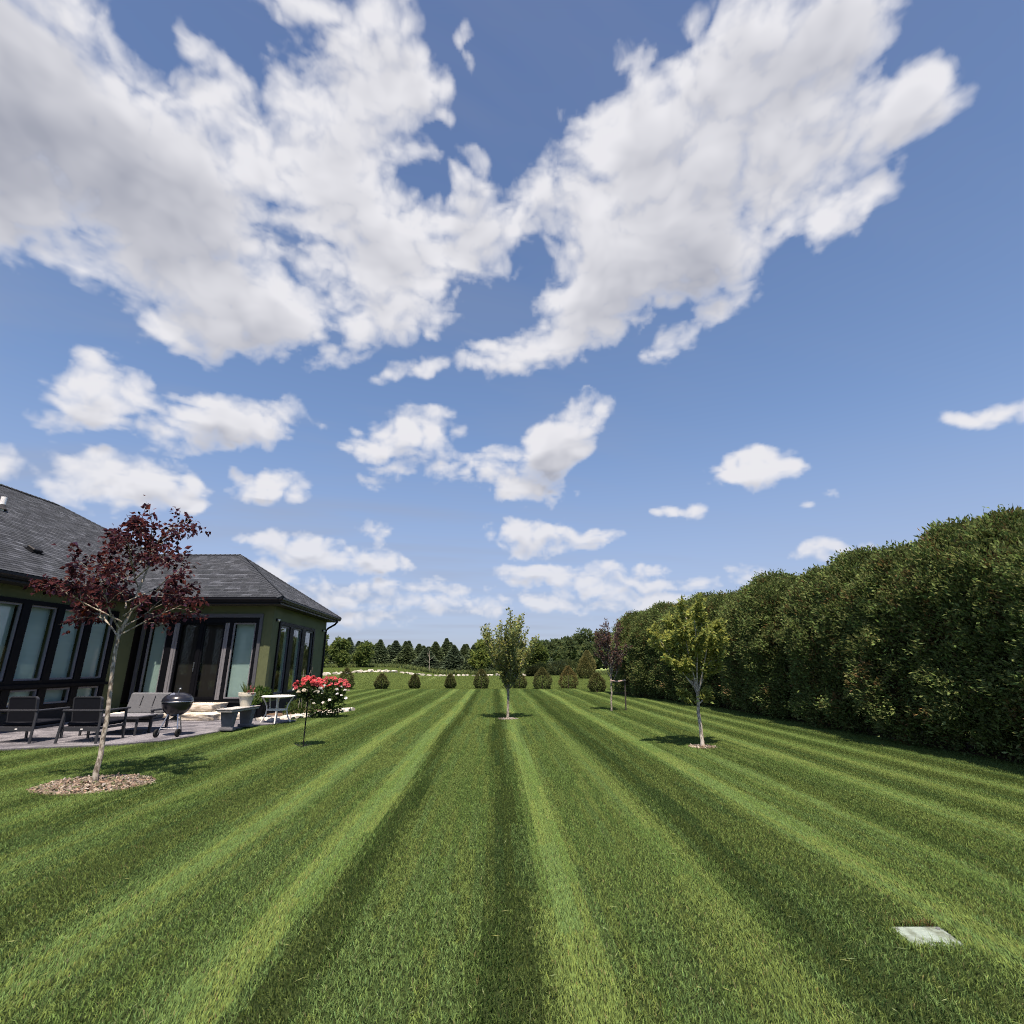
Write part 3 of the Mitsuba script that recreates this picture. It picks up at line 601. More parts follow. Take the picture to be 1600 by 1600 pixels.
for i in range(58):
    t = (i // 2 + .5) / 29 * line.length + rng.normal() * .03; p = line.interpolate(t); off = (.10 if i % 2 else -.10) + rng.normal() * .03
    m = rock(rng, *(rng.uniform(.18, .30), rng.uniform(.18, .28), rng.uniform(.13, .20))); 
    part(EK, 'stone', moved(m, (p.x + off * .9 + .05, p.y - off * .35, .045), rng.random() * 6), 'white_stone_m', 25)
# far rows of pale boulders at the foot of the evergreens
def stone_row(label, pts, n, seed, s=1.0):
    r = np.random.default_rng(seed); k = thing('stone_row', label, 'stones'); ln = shapely.LineString(pts)
    for i in range(n):
        p = ln.interpolate((i + .5 + r.normal() * .2) / n, normalized=True)
        m = rock(r, r.uniform(.5, 1.0) * s, r.uniform(.4, .7) * s, r.uniform(.32, .5) * s)
        part(k, 'stone', moved(m, (p.x, p.y + r.normal() * .15, float(ground_h(p.x, p.y)) + .08 * s), r.random() * 6), 'stone_far_m', 25)
stone_row('row of pale boulders curving down the rise right behind the house corner', [(-15.6, 44.3), (-12.4, 46.2), (-10.4, 48.0)], 18, 3, .8)
stone_row('thin line of pale stones on the rise left of the centre tree', [(-10.0, 48.3), (-8.5, 49.5), (-6.6, 50.5), (-4.9, 50.8)], 14, 4, .62)
stone_row('low pale stone line on the rise behind the centre tree', [(-5.3, 51.5), (-3, 51.5), (-.8, 51.8), (2.3, 52.2)], 17, 5, .7)

# ------------------------------------------------------------------ utility lid
LK = thing('utility_box_lid', 'pale grey-green utility box lid set flush in the lawn', 'lid')
lp = np.array(LID.exterior.coords[:-1]); 
lm = trimesh.creation.extrude_polygon(LID.buffer(-.004), .034, engine='earcut'); lm.apply_translation([0, 0, -.02])
part(LK, 'cover', lm, 'lid_m')
rim = trimesh.creation.extrude_polygon(LID.buffer(.012, join_style=2).difference(LID.buffer(-.001)), .028, engine='earcut'); rim.apply_translation([0, 0, -.02])
part(LK, 'rim', rim, 'pedestal_m')
for fx_, fy_ in ((2.40, 3.815), (2.655, 3.815)):
    part(LK, 'bolt', moved(lathe([(.001, .004), (.011, .004), (.013, 0)], 12), (fx_, fy_, .0145)), 'pedestal_m', 30)
part(LK, 'finger_slot', box(2.50, 2.56, 3.635, 3.65, .0142, .0165), 'rubber_m')
fr_ = thing('grass_fringe', 'long grass blades hanging over the near edge of the lid', 'grass', kind='stuff')
r = np.random.default_rng(66); n = 300; t = r.random(n); P = np.stack([2.30 + .40 * t, 3.568 + .03 * (1 - t) + .035 * r.normal(size=n), 0 * t], 1)
n2 = 80; t2 = r.random(n2); P = np.vstack([P, np.stack([2.335 + .02 * t2 + .016 * r.normal(size=n2), 3.61 + .22 * t2, 0 * t2], 1)])
m, c = blades(r, P, np.full(len(P), .5), .05, .0046, r.uniform(0, 6.28, len(P)), tones(r, len(P), GRASS, .2, .1)); whole(fr_, m, 'grass_m', color=c)
# dry grass along its far edge
dry = thing('dry_grass', 'brown dry grass along the far edge of the lid', 'grass', kind='stuff')
n = 220; P = np.stack([rng.uniform(2.42, 2.70, n), 3.865 + np.abs(rng.normal(0, .035, n)) , np.zeros(n)], 1)
m, c = blades(rng, P, np.full(n, -.2), .035, .0045, rng.uniform(0, 6.28, n), tones(rng, n, (.20, .155, .07), .3, .15)); whole(dry, m, 'grass_m', color=c)

# ------------------------------------------------------------------ mulch rings
def mulch(label, c, rx, ry, n, seed, base, size, h=.03):
    r = np.random.default_rng(seed); k = thing('mulch', label, 'mulch', kind='stuff')
    a = r.uniform(0, 2 * np.pi, n); q = np.sqrt(r.random(n)) * (1 + .05 * np.sin(a * 5 + seed)) ; X = c[0] + rx * q * np.cos(a); Y = c[1] + ry * q * np.sin(a)
    V, F, C = [], [], []
    cube = trimesh.creation.box(extents=[1, 1, 1])
    for i in range(n):
        Rm = trimesh.transformations.euler_matrix(r.normal() * .35, r.normal() * .35, r.random() * 6.28)[:3, :3]
        e = np.array([r.uniform(.5, 1.4), r.uniform(.3, .6), r.uniform(.12, .3)]) * size
        v = (cube.vertices * (1 + .25 * r.normal(size=(8, 1))) * e) @ Rm.T + [X[i], Y[i], .008 + .6 * h * (1 - q[i] ** 2) * r.random() + .3 * h * (1 - q[i] ** 2)]
        V.append(v); F.append(cube.faces + 8 * i); C.append(np.repeat(tones(r, 1, base[r.integers(len(base))], .2, .05), 8, 0))
    whole(k, trimesh.Trimesh(np.vstack(V), np.vstack(F), process=False), 'tinted_m', color=np.vstack(C)); return k
CH = [(.22, .18, .14), (.14, .11, .085), (.32, .28, .235), (.10, .078, .06), (.25, .18, .14), (.09, .10, .05)]
mulch('tan wood chip mulch ring round the foot of the red maple', MAPLE, .70, .58, 3600, 1, CH, .06, .05)
mulch('small pale mulch ring round the foot of the centre tree', (-.12, 16.56), 0.30, .30, 300, 2, [(.20, .18, .155), (.13, .115, .10), (.28, .25, .22)], .06)
mulch('small dark mulch ring round the foot of the yellow-green tree', (3.79, 11.16), 0.27, .27, 260, 3, [(.20, .16, .12), (.13, .10, .08), (.36, .32, .27)], .055)
def sheet_disc(c, r1, r2, name, label):
    m = trimesh.creation.extrude_polygon(disc(c, r1, r2), .008, engine='earcut'); m.apply_translation([0, 0, .004]); whole(tag(name, kind='structure'), m, 'mulch_soil_m')
sheet_disc(MAPLE, .74, .62, 'soil', ''); sheet_disc((-.12, 16.56), .31, .31, 'soil_001', ''); sheet_disc((3.79, 11.16), .28, .28, 'soil_002', '')

# ------------------------------------------------------------------ patio furniture (patio top at z = .05)
PZ = .05
def armchair(x, y, label, tagged=True):
    k = thing('patio_chair', label, 'chair', 'black sling patio chairs seen from behind')
    w, dpt = .76, .82                                        # the chair faces +y; x is its left rear leg
    L = lambda m: moved(m, (x, y, PZ))
    for sx in (0, 1):
        X = sx * w
        bo = -.03 if sx == 0 else .03
        part(k, 'leg', L(cat([tube([(X + bo * .9, -.02, 0), (X, .02, .62)], .026, 8)])), 'chair_frame_m', 40)
        part(k, 'leg', L(tube([(X, dpt - .04, 0), (X, dpt - .10, .60)], .026, 8)), 'chair_frame_m', 40)
        part(k, 'armrest', L(box(X - .03, X + .03, .0, dpt, .60, .64, .012)), 'chair_frame_m')
        part(k, 'side_rail', L(box(X - .018, X + .018, .05, dpt - .1, .26, .31, .006)), 'chair_frame_m')
    part(k, 'back_rail', L(tube([(-.03, 0, .625), (w / 2, -.035, .628), (w + .03, 0, .625)], .02, 8)), 'chair_frame_m', 40)
    part(k, 'apron', L(box(.03, w - .03, .04, .075, .22, .31, .006)), 'chair_frame_m')
    part(k, 'maker_tag', L(box(w / 2 - .005, w / 2 + .045, .034, .041, .255, .275)), 'white_plastic_m')
    bk = sbox(.10, .30, w - .10, .88).buffer(-.05).buffer(.05)
    b = panel(bk, 0, .05); 
    sh = np.eye(4); sh[1, 2] = -.16; sh[1, 3] = .19; b.apply_transform(sh)
    part(k, 'backrest', L(b), 'sling_m')
    rim_ = bk.buffer(.014).difference(bk.buffer(-.01)); b = panel(rim_, -.006, .056); b.apply_transform(sh)
    part(k, 'back_frame', L(b), 'chair_frame_m')
    part(k, 'seat', L(box(.03, w - .03, .09, dpt - .06, .31, .40, .03)), 'sling_m')
    return k
armchair(-10.54, 11.32, 'black sling patio chair at the left edge, seen from behind')
armchair(-9.2, 11.32, 'black sling patio chair behind the red maple trunk, seen from behind')
# low table
k = thing('coffee_table', 'low pale-topped patio table beyond the chairs', 'table')
part(k, 'tabletop', box(-9.75, -8.42, 12.45, 13.05, .43, .465, .01), 'sash_m')
part(k, 'edge', cat([box(-9.77, -8.40, 12.43, 12.448, .40, .46), box(-9.77, -8.40, 13.052, 13.07, .40, .46)]), 'chair_frame_m')
for X in (-9.7, -8.47):
    for Y in (12.5, 13.0): part(k, 'leg', box(X - .02, X + .02, Y - .02, Y + .02, PZ, .43, .004), 'chair_frame_m')
# grey cushioned chair facing the lawn
k = thing('lounge_chair', 'grey cushioned patio chair beside the kettle grill, facing the lawn', 'chair')
lx0, lx1, ly = -9.62, -8.52, 13.3
b = box(lx0 + .06, lx1 - .06, -.06, .06, 0, .47, .03); sh = np.eye(4); sh[1, 2] = .30; b.apply_transform(sh); b.apply_translation([0, ly + .32, .43])
part(k, 'back_cushion', b, 'grey_cushion_m', 30)
for f in (.36, .64):
    X = lx0 + (lx1 - lx0) * f
    s_ = box(X - .008, X + .008, -.012, .0, .16, .40); s_.apply_transform(sh); s_.apply_translation([0, ly + .32 - .06, .43]); part(k, 'seam', s_, 'sling_m')
    s_ = trimesh.creation.icosphere(1, .014); s_.apply_translation([X, ly + .32 - .062 + .30 * .14, .57]); part(k, 'button', s_, 'sash_m', True)
part(k, 'seat_cushion', box(lx0 + .06, lx1 - .06, ly - .22, ly + .32, .33, .44, .03), 'grey_cushion_m', 30)
part(k, 'seat_frame', box(lx0 + .04, lx1 - .04, ly - .24, ly + .36, .27, .325, .01), 'trim_m')
for X in (lx0 + .02, lx1 - .02):
    part(k, 'armrest', box(X - .035, X + .035, ly - .26, ly + .42, .52, .56, .01), 'chair_frame_m')
    for Y in (ly - .22, ly + .40): part(k, 'leg', box(X - .025, X + .025, Y - .025, Y + .025, PZ, .52, .005), 'chair_frame_m')

# kettle grill
k = thing('kettle_grill', 'black kettle grill on three silver legs with two wheels', 'grill')
gx_, gy_ = -7.66, 12.55
G = lambda m: moved(m, (gx_, gy_, PZ))
part(k, 'bowl', G(lathe([(.001, .40)] + [(.31 * math.sin(a), .72 - .32 * math.cos(a)) for a in np.linspace(.12, math.pi / 2, 12)] + [(.30, .73)], 40)), 'enamel_m', True)
lid_ = lathe([(.318, .725), (.318, .745)] + [(.315 * math.cos(a), .745 + .175 * math.sin(a)) for a in np.linspace(.02, math.pi / 2 - .01, 12)], 40)
LK2 = part(k, 'lid', G(lid_), 'enamel_m', 50)
scene[LK2 + '__rim'] = mikit.ply(G(lathe([(.319, .715), (.326, .722), (.319, .732)], 40)), 'steel_m', True)
scene[LK2 + '__handle'] = mikit.ply(G(cat([tube([(.0, -.05, .90), (.04, -.06, .985)], .012, 8), moved(trimesh.creation.icosphere(2, .026), (.045, -.062, .995))])), 'steel_m', 40)
scene[LK2 + '__damper'] = mikit.ply(G(moved(lathe([(.001, .012), (.05, .012), (.05, 0)], 16).apply_transform(trimesh.transformations.rotation_matrix(.75, [1, 0, 0])), (-.02, -.19, .875))), 'steel_m', 30)
la = [(-1.95), (-.75), (1.6)]
feet = []
for i, a in enumerate(la):
    c, s = math.cos(a), math.sin(a); f0 = (c * .17, s * .17, .46); f1 = (c * .36, s * .36, .05 if i < 2 else .01); feet.append(f1)
    part(k, 'leg', G(tube([f0, f1], .014, 8)), 'steel_m', 40)
for f in feet[:2]:
    wv = lathe([(.02, -.02), (.08, -.02), (.085, 0), (.08, .02), (.02, .02)], 20); wv.apply_transform(trimesh.transformations.rotation_matrix(math.pi / 2, [0, 1, 0]))
    part(k, 'wheel', G(moved(wv, (f[0] * 1.04, f[1] * 1.04, .085))), 'rubber_m', 40)
part(k, 'ash_catcher', G(lathe([(.001, .30), (.11, .30), (.12, .33), (.03, .40)], 20)), 'steel_m', 30)
part(k, 'rack', G(cat([tube([feet[i][:2] + (0.0,) if False else (feet[i][0] * .86, feet[i][1] * .86, .17), (feet[(i + 1) % 3][0] * .86, feet[(i + 1) % 3][1] * .86, .17)], .006, 6) for i in range(3)])), 'steel_m')

# stone bench with pot
k = thing('stone_bench', 'grey concrete garden bench on two pedestals at the patio edge', 'bench')
bx, by, brz = -6.87, 13.85, -.06
Bm = lambda m: moved(m, (bx, by, PZ), brz)
part(k, 'seat', Bm(cat([box(-.19, .19, -.62, .62, .42, .47, .012), box(-.205, .205, -.635, .635, .472, .50, .008)])), 'concrete_m')
for Y in (-.40, .40):
    part(k, 'pedestal', Bm(cat([moved(m_, (0, Y, 0)) for m_ in (box(-.17, .17, -.09, .09, 0, .07, .012), trimesh.convex.convex_hull(np.array([[x * a_, y * b_, z_] for x in (-1, 1) for y in (-1, 1) for a_, b_, z_ in ((.115, .07, .072), (.12, .072, .12), (.165, .088, .39), (.165, .088, .418))])))])), 'pedestal_m')
k = thing('flower_pot', 'cream flower pot with tall thin leaves standing on the stone bench', 'flower pot')
pl = (-6.86, 14.12, PZ + .50)
part(k, 'pot', moved(lathe([(.001, 0), (.12, 0), (.165, .20), (.168, .215), (.182, .25), (.20, .255), (.205, .33), (.185, .335), (.18, .27), (.001, .27)], 32), pl), 'pot_m', 35)
r = np.random.default_rng(8); n = 46; a = r.uniform(0, 6.28, n)
P = np.stack([pl[0] + .09 * np.cos(a) * r.random(n), pl[1] + .09 * np.sin(a) * r.random(n), np.full(n, pl[2] + .28)], 1); A = np.stack([np.cos(a) * .45, np.sin(a) * .45, np.full(n, 1.)], 1) + .15 * r.normal(size=(n, 3))
m, c = leaves(P, A, rand_dirs(r, n), r.uniform(.14, .40, n), .022, .2, .4, col=tones(r, n, (.09, .13, .05), .25)); part(k, 'plant', m, 'leaf_m', color=c)
n = 26; P = np.stack([pl[0] + .15 + .06 * r.normal(size=n), pl[1] - .05 + .06 * r.normal(size=n), pl[2] + .36 + .05 * r.normal(size=n)], 1)
m, c = leaves(P, rand_dirs(r, n), rand_dirs(r, n), .07, .05, .2, .5, col=tones(r, n, (.30, .10, .10), .3)); part(k, 'flower', m, 'petal_m', color=c)

# white table
k = thing('white_table', 'round white metal table with curved legs at the patio edge', 'table')
tx, ty = -6.52, 15.25
Tm = lambda m: moved(m, (tx, ty, PZ))
part(k, 'tabletop', Tm(lathe([(.001, .66), (.42, .66), (.435, .672), (.435, .685), (.42, .695), (.001, .695)], 40)), 'white_paint_m', 35)
for i in range(4):
    a = .35 + i * math.pi / 2; c, s = math.cos(a), math.sin(a)
    pts = [(.40, .66), (.33, .56), (.27, .44), (.255, .33), (.27, .22), (.32, .10), (.38, .0)]
    part(k, 'leg', Tm(tube([(c * r_, s * r_, z) for r_, z in pts], .018, 8)), 'white_paint_m', 40)
part(k, 'shelf_ring', Tm(lathe([(.24, .315), (.265, .315), (.265, .345), (.24, .345), (.24, .315)], 32)), 'white_paint_m', 35)
part(k, 'brace', Tm(cat([tube([(-.25, -.05, .33), (-.25 + .5, .05, .33)], .012, 6), tube([(-.10, -.28, .66), (-.10, -.2, .33)], .014, 6)])), 'white_paint_m', 40)

# dark square planter with greenery by the house corner
k = thing('planter', 'dark square planter with green leaves by the house corner', 'planter')
part(k, 'box', box(-7.85, -7.45, 16.35, 16.75, PZ, .50, .01), 'frame_m')
part(k, 'soil', box(-7.81, -7.49, 16.39, 16.71, .45, .49), 'mulch_soil_m')
def bush(parent, name, c, rx, ry, rz, n, L, W, base, seed, m='leaf_m', spread=.2, up=.5, hue=.1, shell=.55):
    r = np.random.default_rng(seed); d = rand_dirs(r, n); q = (shell + (1 - shell) * r.random((n, 1))) * (1 + .18 * (meshkit.noise(d * 2.5 + seed, seed)[:, None] - .5) * 2)
    P = np.asarray(c) + d * q * np.array([rx, ry, rz]); A = d + np.array([0, 0, up]) + .5 * r.normal(size=(n, 3))
    mm, col = leaves(P, A, d + np.array([0, 0, .8]) + .4 * r.normal(size=(n, 3)), L * (1 + .25 * r.normal(size=n)), W, .2, .5, col=tones(r, n, base, spread, hue))
    return part(parent, name, mm, m, color=col)
bush(k, 'foliage', (-7.65, 16.5, .66), .30, .28, .24, 420, .11, .05, (.08, .14, .035), 12)
# plant standard with a bowl of begonias
k = thing('flower_basket', 'red and white begonias in a bowl on a thin black pole in the lawn', 'flower basket')
fx, fy = -4.16, 11.16
part(k, 'pole', cat([tube([(fx, fy, -.05), (fx, fy, 1.0)], .012, 8), tube([(fx - .16, fy, .06), (fx, fy - .01, .012), (fx + .16, fy, .06)], .008, 6), tube([(fx, fy - .16, .05), (fx + .01, fy, .012), (fx, fy + .16, .05)], .008, 6)]), 'black_metal_m', 40)
part(k, 'bowl', moved(lathe([(.001, .90), (.08, .91), (.15, .98), (.18, 1.05), (.165, 1.05), (.13, .99), (.001, .97)], 24), (fx, fy, 0)), 'black_metal_m', 40)
bush(k, 'foliage', (fx, fy, 1.06), .27, .26, .15, 300, .08, .06, (.055, .085, .03), 13)
def blossoms(parent, name, pts, rr, base, seed, petals=6):
    r = np.random.default_rng(seed); P, A, N, C = [], [], [], []
    for p in pts:
        n = norm(np.array([0, -.5, .8]) + .5 * r.normal(size=3)); u = norm(np.cross(n, [.3, .2, 1])); w = np.cross(n, u); c = tones(r, 1, base, .15, .05)[0]
        for ring, tiltv in ((1.0, .35), (.6, 1.0)):
            for j in range(petals):
                a = 6.283 * j / petals + r.random(); P.append(p); A.append(u * math.cos(a) + w * math.sin(a) + n * tiltv); N.append(n); C.append(c * (1 + .1 * r.normal()))
    C = np.clip(np.array(C), .01, .95)
    m, c = leaves(np.array(P), np.array(A), np.array(N), rr, rr * .8, .15, .6, col=C); return part(parent, name, m, 'petal_m', color=c)
r = np.random.default_rng(14)
def shell(c, rx, ry, rz, n, lo=-.2, hi=1.0):
    out = []
    while len(out) < n:
        d = norm(r.normal(size=3))
        if lo < d[2] < hi: out.append(np.asarray(c) + d * [rx, ry, rz] * r.uniform(.9, 1.12))
    return out
blossoms(k, 'red_flower', shell((fx, fy, 1.11), .29, .28, .20, 46, .05), .055, (.62, .12, .13), 1)
blossoms(k, 'white_flower', shell((fx, fy, 1.08), .30, .28, .16, 15, -.3, .4), .05, (.80, .78, .72), 2)
# flower shrub in the bed
k = thing('flower_shrub', 'tall leafy bed plants with red and white blooms beside the house wall', 'flower shrub')
sx_, sy_ = -5.80, 16.95
bush(k, 'foliage', (sx_ + .12, sy_, .72), .44, .38, .34, 620, .13, .06, (.075, .115, .04), 15)
bush(k, 'foliage', (sx_ - .12, sy_ + .05, .36), .34, .34, .38, 420, .14, .06, (.085, .125, .045), 16)
bush(k, 'foliage', (sx_ + .34, sy_ + .1, .40), .20, .25, .36, 200, .13, .06, (.085, .125, .045), 17)
blossoms(k, 'red_flower', shell((sx_ + .12, sy_, .92), .56, .4, .24, 70, -.05), .065, (.62, .15, .16), 3)
blossoms(k, 'white_flower', shell((sx_ + .14, sy_, .70), .54, .42, .42, 26, -.6, .8), .06, (.80, .76, .74), 4)
n = 9; P = np.stack([sx_ - .5 + r.uniform(-.25, .3, n), sy_ + r.uniform(-.2, .2, n), np.full(n, .3)], 1)
part(k, 'stem', cat([tube([p, p + [r.normal() * .05, r.normal() * .05, h * .6], p + [r.normal() * .1, r.normal() * .1, h]], .006, 5) for p, h in zip(P, r.uniform(.7, 1.3, n))]), 'pale_bark_m')
for i, (x, y, s, lab) in enumerate([(-6.85, 17.2, .26, 'low green plant in the flower bed just behind the white table'), (-6.55, 17.5, .22, 'smallest green plant in the bed, beside the edging stones'), (-7.0, 18.2, .35, 'green bed plant against the house end wall behind the flower shrub')]):
    k = thing('bed_plant', lab, 'plant')
    bush(k, 'foliage', (x, y, s * .7), s, s, s * .8, 260, .11, .05, (.075, .11, .035), 40 + i)

# ------------------------------------------------------------------ young trees on the lawn
def branch(r, p, d, L, rad, level, cfg, tubes, sites):
    n = 6; pts = [np.array(p, float)]; d = norm(np.array(d, float)); dirs = [d]
    for i in range(n - 1):
        d = norm(d + np.array([0, 0, cfg['up'][min(level, len(cfg['up']) - 1)]]) / n + cfg['jit'] * r.normal(size=3)); dirs.append(d); pts.append(pts[-1] + d * L / (n - 1))
    pts = np.array(pts); tubes.append(tube(pts, np.linspace(rad, rad * .35, n), 7 if level == 0 else 5, cap=False))
    if level < cfg['levels']:
        k = cfg['kids'][min(level, len(cfg['kids']) - 1)]
        for i in range(k):
            t = cfg['from'] + (1 - cfg['from']) * (i + r.random()) / k; x = t * (n - 1); j = min(int(x), n - 2); q = pts[j] * (1 - x + j) + pts[j + 1] * (x - j)
            side = norm(np.cross(dirs[j], r.normal(size=3))); an = math.radians(r.normal(cfg['angle'], 9))
            branch(r, q, dirs[j] * math.cos(an) + side * math.sin(an), L * cfg['ratio'] * (1.15 - .55 * t) * r.uniform(.8, 1.2), rad * .55 * (1.1 - .5 * t), level + 1, cfg, tubes, sites)
    if level >= cfg['leaf_from']:
        m = max(1, int(L / cfg['gap'])); 
        for i in range(m):
            t = cfg.get('bare', .15) + (1 - cfg.get('bare', .15)) * (i + r.random()) / m; x = t * (n - 1); j = min(int(x), n - 2); sites.append((pts[j] * (1 - x + j) + pts[j + 1] * (x - j), dirs[j]))
def leafed(r, sites, per, L, W, base, spread, hue, hang=.2, jitter=.03, out=1.0, fold=.22):
    P = np.repeat([s[0] for s in sites], per, 0); D = np.repeat([s[1] for s in sites], per, 0); n = len(P)
    P = P + jitter * r.normal(size=(n, 3)); A = norm(D * .4 + out * r.normal(size=(n, 3)) * [.7, .7, .45] + [0, 0, -hang])
    N = np.array([0, -.15, .55]) + .75 * r.normal(size=(n, 3))
    return leaves(P, A, N, L * (1 + .25 * r.normal(size=n)).clip(.5, 1.6), W * (1 + .2 * r.normal(size=n)).clip(.5, 1.5), fold, .42, col=tones(r, n, base, spread, hue))
def lawn_tree(name, label, trunk, rads, limbs, cfg, leaf, seed, bark_m, group=None, extra=None):
    r = np.random.default_rng(seed); k = thing(name, label, 'tree', group)
    fl = np.array(trunk, float); tb = []; 
    ts = np.linspace(0, 1, 10); idx = ts * (len(fl) - 1); pp = np.array([fl[min(int(i), len(fl) - 2)] * (1 - (i - min(int(i), len(fl) - 2))) + fl[min(int(i), len(fl) - 2) + 1] * (i - min(int(i), len(fl) - 2)) for i in idx])
    pp[1:-1, :2] += .008 * r.normal(size=(8, 2)); rr = np.interp(ts, np.linspace(0, 1, len(rads)), rads); rr[0] *= 1.35
    part(k, 'trunk', tube(pp, rr, 12), bark_m, True)
    tubes, sites = [], []
    for p, d, L, rad in limbs(r): branch(r, p, d, L, rad, 0, cfg, tubes, sites)
    part(k, 'limbs', cat(tubes), bark_m, True)
    m, c = leafed(r, sites, **leaf)
    part(k, 'crown', m, 'leaf_m', color=c); print(name, 'leaves', len(c) // 4)
    return k
# red maple, near left
MX, MY = MAPLE
def maple_limbs(r):
    out = [((MX - .10, MY, 2.0), (.20, 0, 1), 1.86, .024)]
    for z, a, el, L in [(1.98, 2.8, 35, 1.05), (2.0, .3, 40, 1.0), (2.06, 1.5, 40, .9), (2.08, 4.6, 38, .9), (2.2, 3.4, 28, 1.1), (2.28, 5.9, 30, 1.1), (2.4, 2.2, 28, 1.0), (2.5, .9, 25, 1.0), (2.6, 4.1, 25, .95), (2.75, 2.9, 28, .95), (2.8, 6.1, 28, 1.0), (2.95, 5.2, 25, .85), (3.05, 1.9, 25, .85), (3.2, 3.5, 30, .8), (3.3, .2, 32, .8), (3.45, 4.7, 38, .55), (3.55, 2.7, 36, .5)]:
        e = math.radians(el); out.append(((MX - .10 + .04 * (z - 2), MY, z), (math.cos(a) * math.cos(e), math.sin(a) * math.cos(e), math.sin(e)), L * (1.0 if z < 2.6 else .86 if z < 3.1 else .62), .013))
    return out
cfgM = dict(levels=2, kids=(5, 3), angle=38, ratio=.5, up=(.15, .05, -.1), jit=.09, leaf_from=1, gap=.085, **{'from': .3}, bare=.2)
lawn_tree('red_maple', 'young dark red maple with pale thin trunk in a wood chip ring', [(MX + .01, MY, -.05), (MX - .02, MY, .6), (MX - .07, MY + .01, 1.3), (MX - .10, MY, 2.1)], (.037, .031, .027, .024), maple_limbs, cfgM,
          dict(per=5, L=.074, W=.054, base=(.088, .033, .040), spread=.42, hue=.18, hang=.6, jitter=.045), 101, 'pale_bark_m')
# leader and light twig
# columnar tree, centre
CX, CY = -.12, 16.56
def centre_limbs(r):
    out = []
    for i in range(36):
        a = i * 2.4 + r.normal() * .3; z = .70 + .5 * (i / 36); f_ = math.sqrt((i * .618) % 1.0); e = math.radians(84 - 36 * f_); L = (2.22 - .38 * f_ ** 2) * r.uniform(.86, 1.0) - .3 * (i / 36)
        out.append(((CX, CY, z), (math.cos(a) * math.cos(e), math.sin(a) * math.cos(e), math.sin(e)), L, .012))
    out.append(((CX + .02, CY, 1.4), (.02, 0, 1), 1.75, .024))
    return out
cfgC = dict(levels=1, kids=(9,), angle=34, ratio=.17, up=(.45, .5), jit=.045, leaf_from=0, gap=.05, **{'from': .1}, bare=.08)
lawn_tree('young_tree', 'slender upright young tree with olive leaves in the middle of the lawn', [(CX, CY, -.05), (CX + .01, CY, .5), (CX, CY, 1.5)], (.045, .036, .032), centre_limbs, cfgC,
          dict(per=3, L=.085, W=.052, base=(.29, .325, .125), spread=.3, hue=.12, hang=-.2, jitter=.03, out=.9), 112, 'grey_bark_m')
# yellow-green tree, right
RX, RY = 3.79, 11.16
def right_limbs(r):
    out = []
    for i, (z, a, el, L) in enumerate([(.80, 2.9, 30, .40), (.82, 6.0, 35, .34), (.92, .4, 58, 1.5), (.95, 2.4, 62, 1.75), (.95, 4.2, 60, 1.5), (1.0, 5.4, 55, 1.5), (1.0, 1.4, 60, 1.6), (1.05, 3.3, 52, 1.45), (1.05, .0, 50, 1.4), (1.1, 4.8, 66, 1.75), (1.1, 2.0, 66, 1.8), (1.1, 3.0, 46, 1.1), (1.1, 6.2, 46, 1.1)]):
        e = math.radians(min(82, el + (9 if L > 1 else 0))); out.append(((RX + .015, RY, z), (math.cos(a) * math.cos(e), math.sin(a) * math.cos(e), math.sin(e)), L * .97, .017))
    return out
cfgR = dict(levels=2, kids=(7, 3), angle=34, ratio=.34, up=(.4, .3, .2), jit=.08, leaf_from=1, gap=.05, **{'from': .2}, bare=.1)
lawn_tree('young_tree', 'young yellow-green leafy tree with forked pale trunk in front of the hedge', [(RX, RY, -.05), (RX - .01, RY, .4), (RX + .01, RY, .8), (RX + .02, RY, 1.12)], (.040, .034, .031, .029), right_limbs, cfgR,
          dict(per=9, L=.084, W=.052, base=(.29, .33, .095), spread=.3, hue=.1, hang=.1, jitter=.03, out=1.0), 103, 'white_bark_m')
# purple-brown tree between stakes
SX, SY = 3.55, 19.3
def stake_limbs(r):
    out = []
    for i in range(14):
        a = i * 2.4; z = .95 + i * .10; e = math.radians(r.uniform(40, 66)); out.append(((SX, SY, z), (math.cos(a) * math.cos(e), math.sin(a) * math.cos(e), math.sin(e)), r.uniform(.75, 1.15) * (1.1 - .03 * i), .014))
    out.append(((SX - .02, SY, 1.5), (.0, 0, 1), 1.5, .016)); return out
cfgS = dict(levels=2, kids=(6, 3), angle=32, ratio=.42, up=(.4, .3, .2), jit=.07, leaf_from=1, gap=.07, **{'from': .25}, bare=.2)
ST = lawn_tree('young_tree', 'thin purple-brown young tree tied to a dark stake', [(SX - .08, SY - .1, -.05), (SX - .05, SY - .08, .7), (SX, SY, 1.6)], (.03, .028, .022), stake_limbs, cfgS,
          dict(per=3, L=.085, W=.05, base=(.13, .085, .075), spread=.3, hue=.15, hang=.1, jitter=.03), 104, 'grey_bark_m')
for X, Y, lab in ((4.04, 19.5, 'thin dark stake beside the purple-brown tree'),):
    k = thing('tree_stake', lab, 'stake'); part(k, 'post', tube([(X, Y, -.05), (X + .02, Y, 1.06)], .026, 8), 'stake_m', 40)
k = thing('tree_tie', 'pale strap tied from the stake to the purple-brown tree', 'strap'); part(k, 'strap', tube([(3.47, 19.13, 1.03), (3.75, 19.28, .985), (4.08, 19.5, 1.03)], .028, 8), 'tie_m', 40)

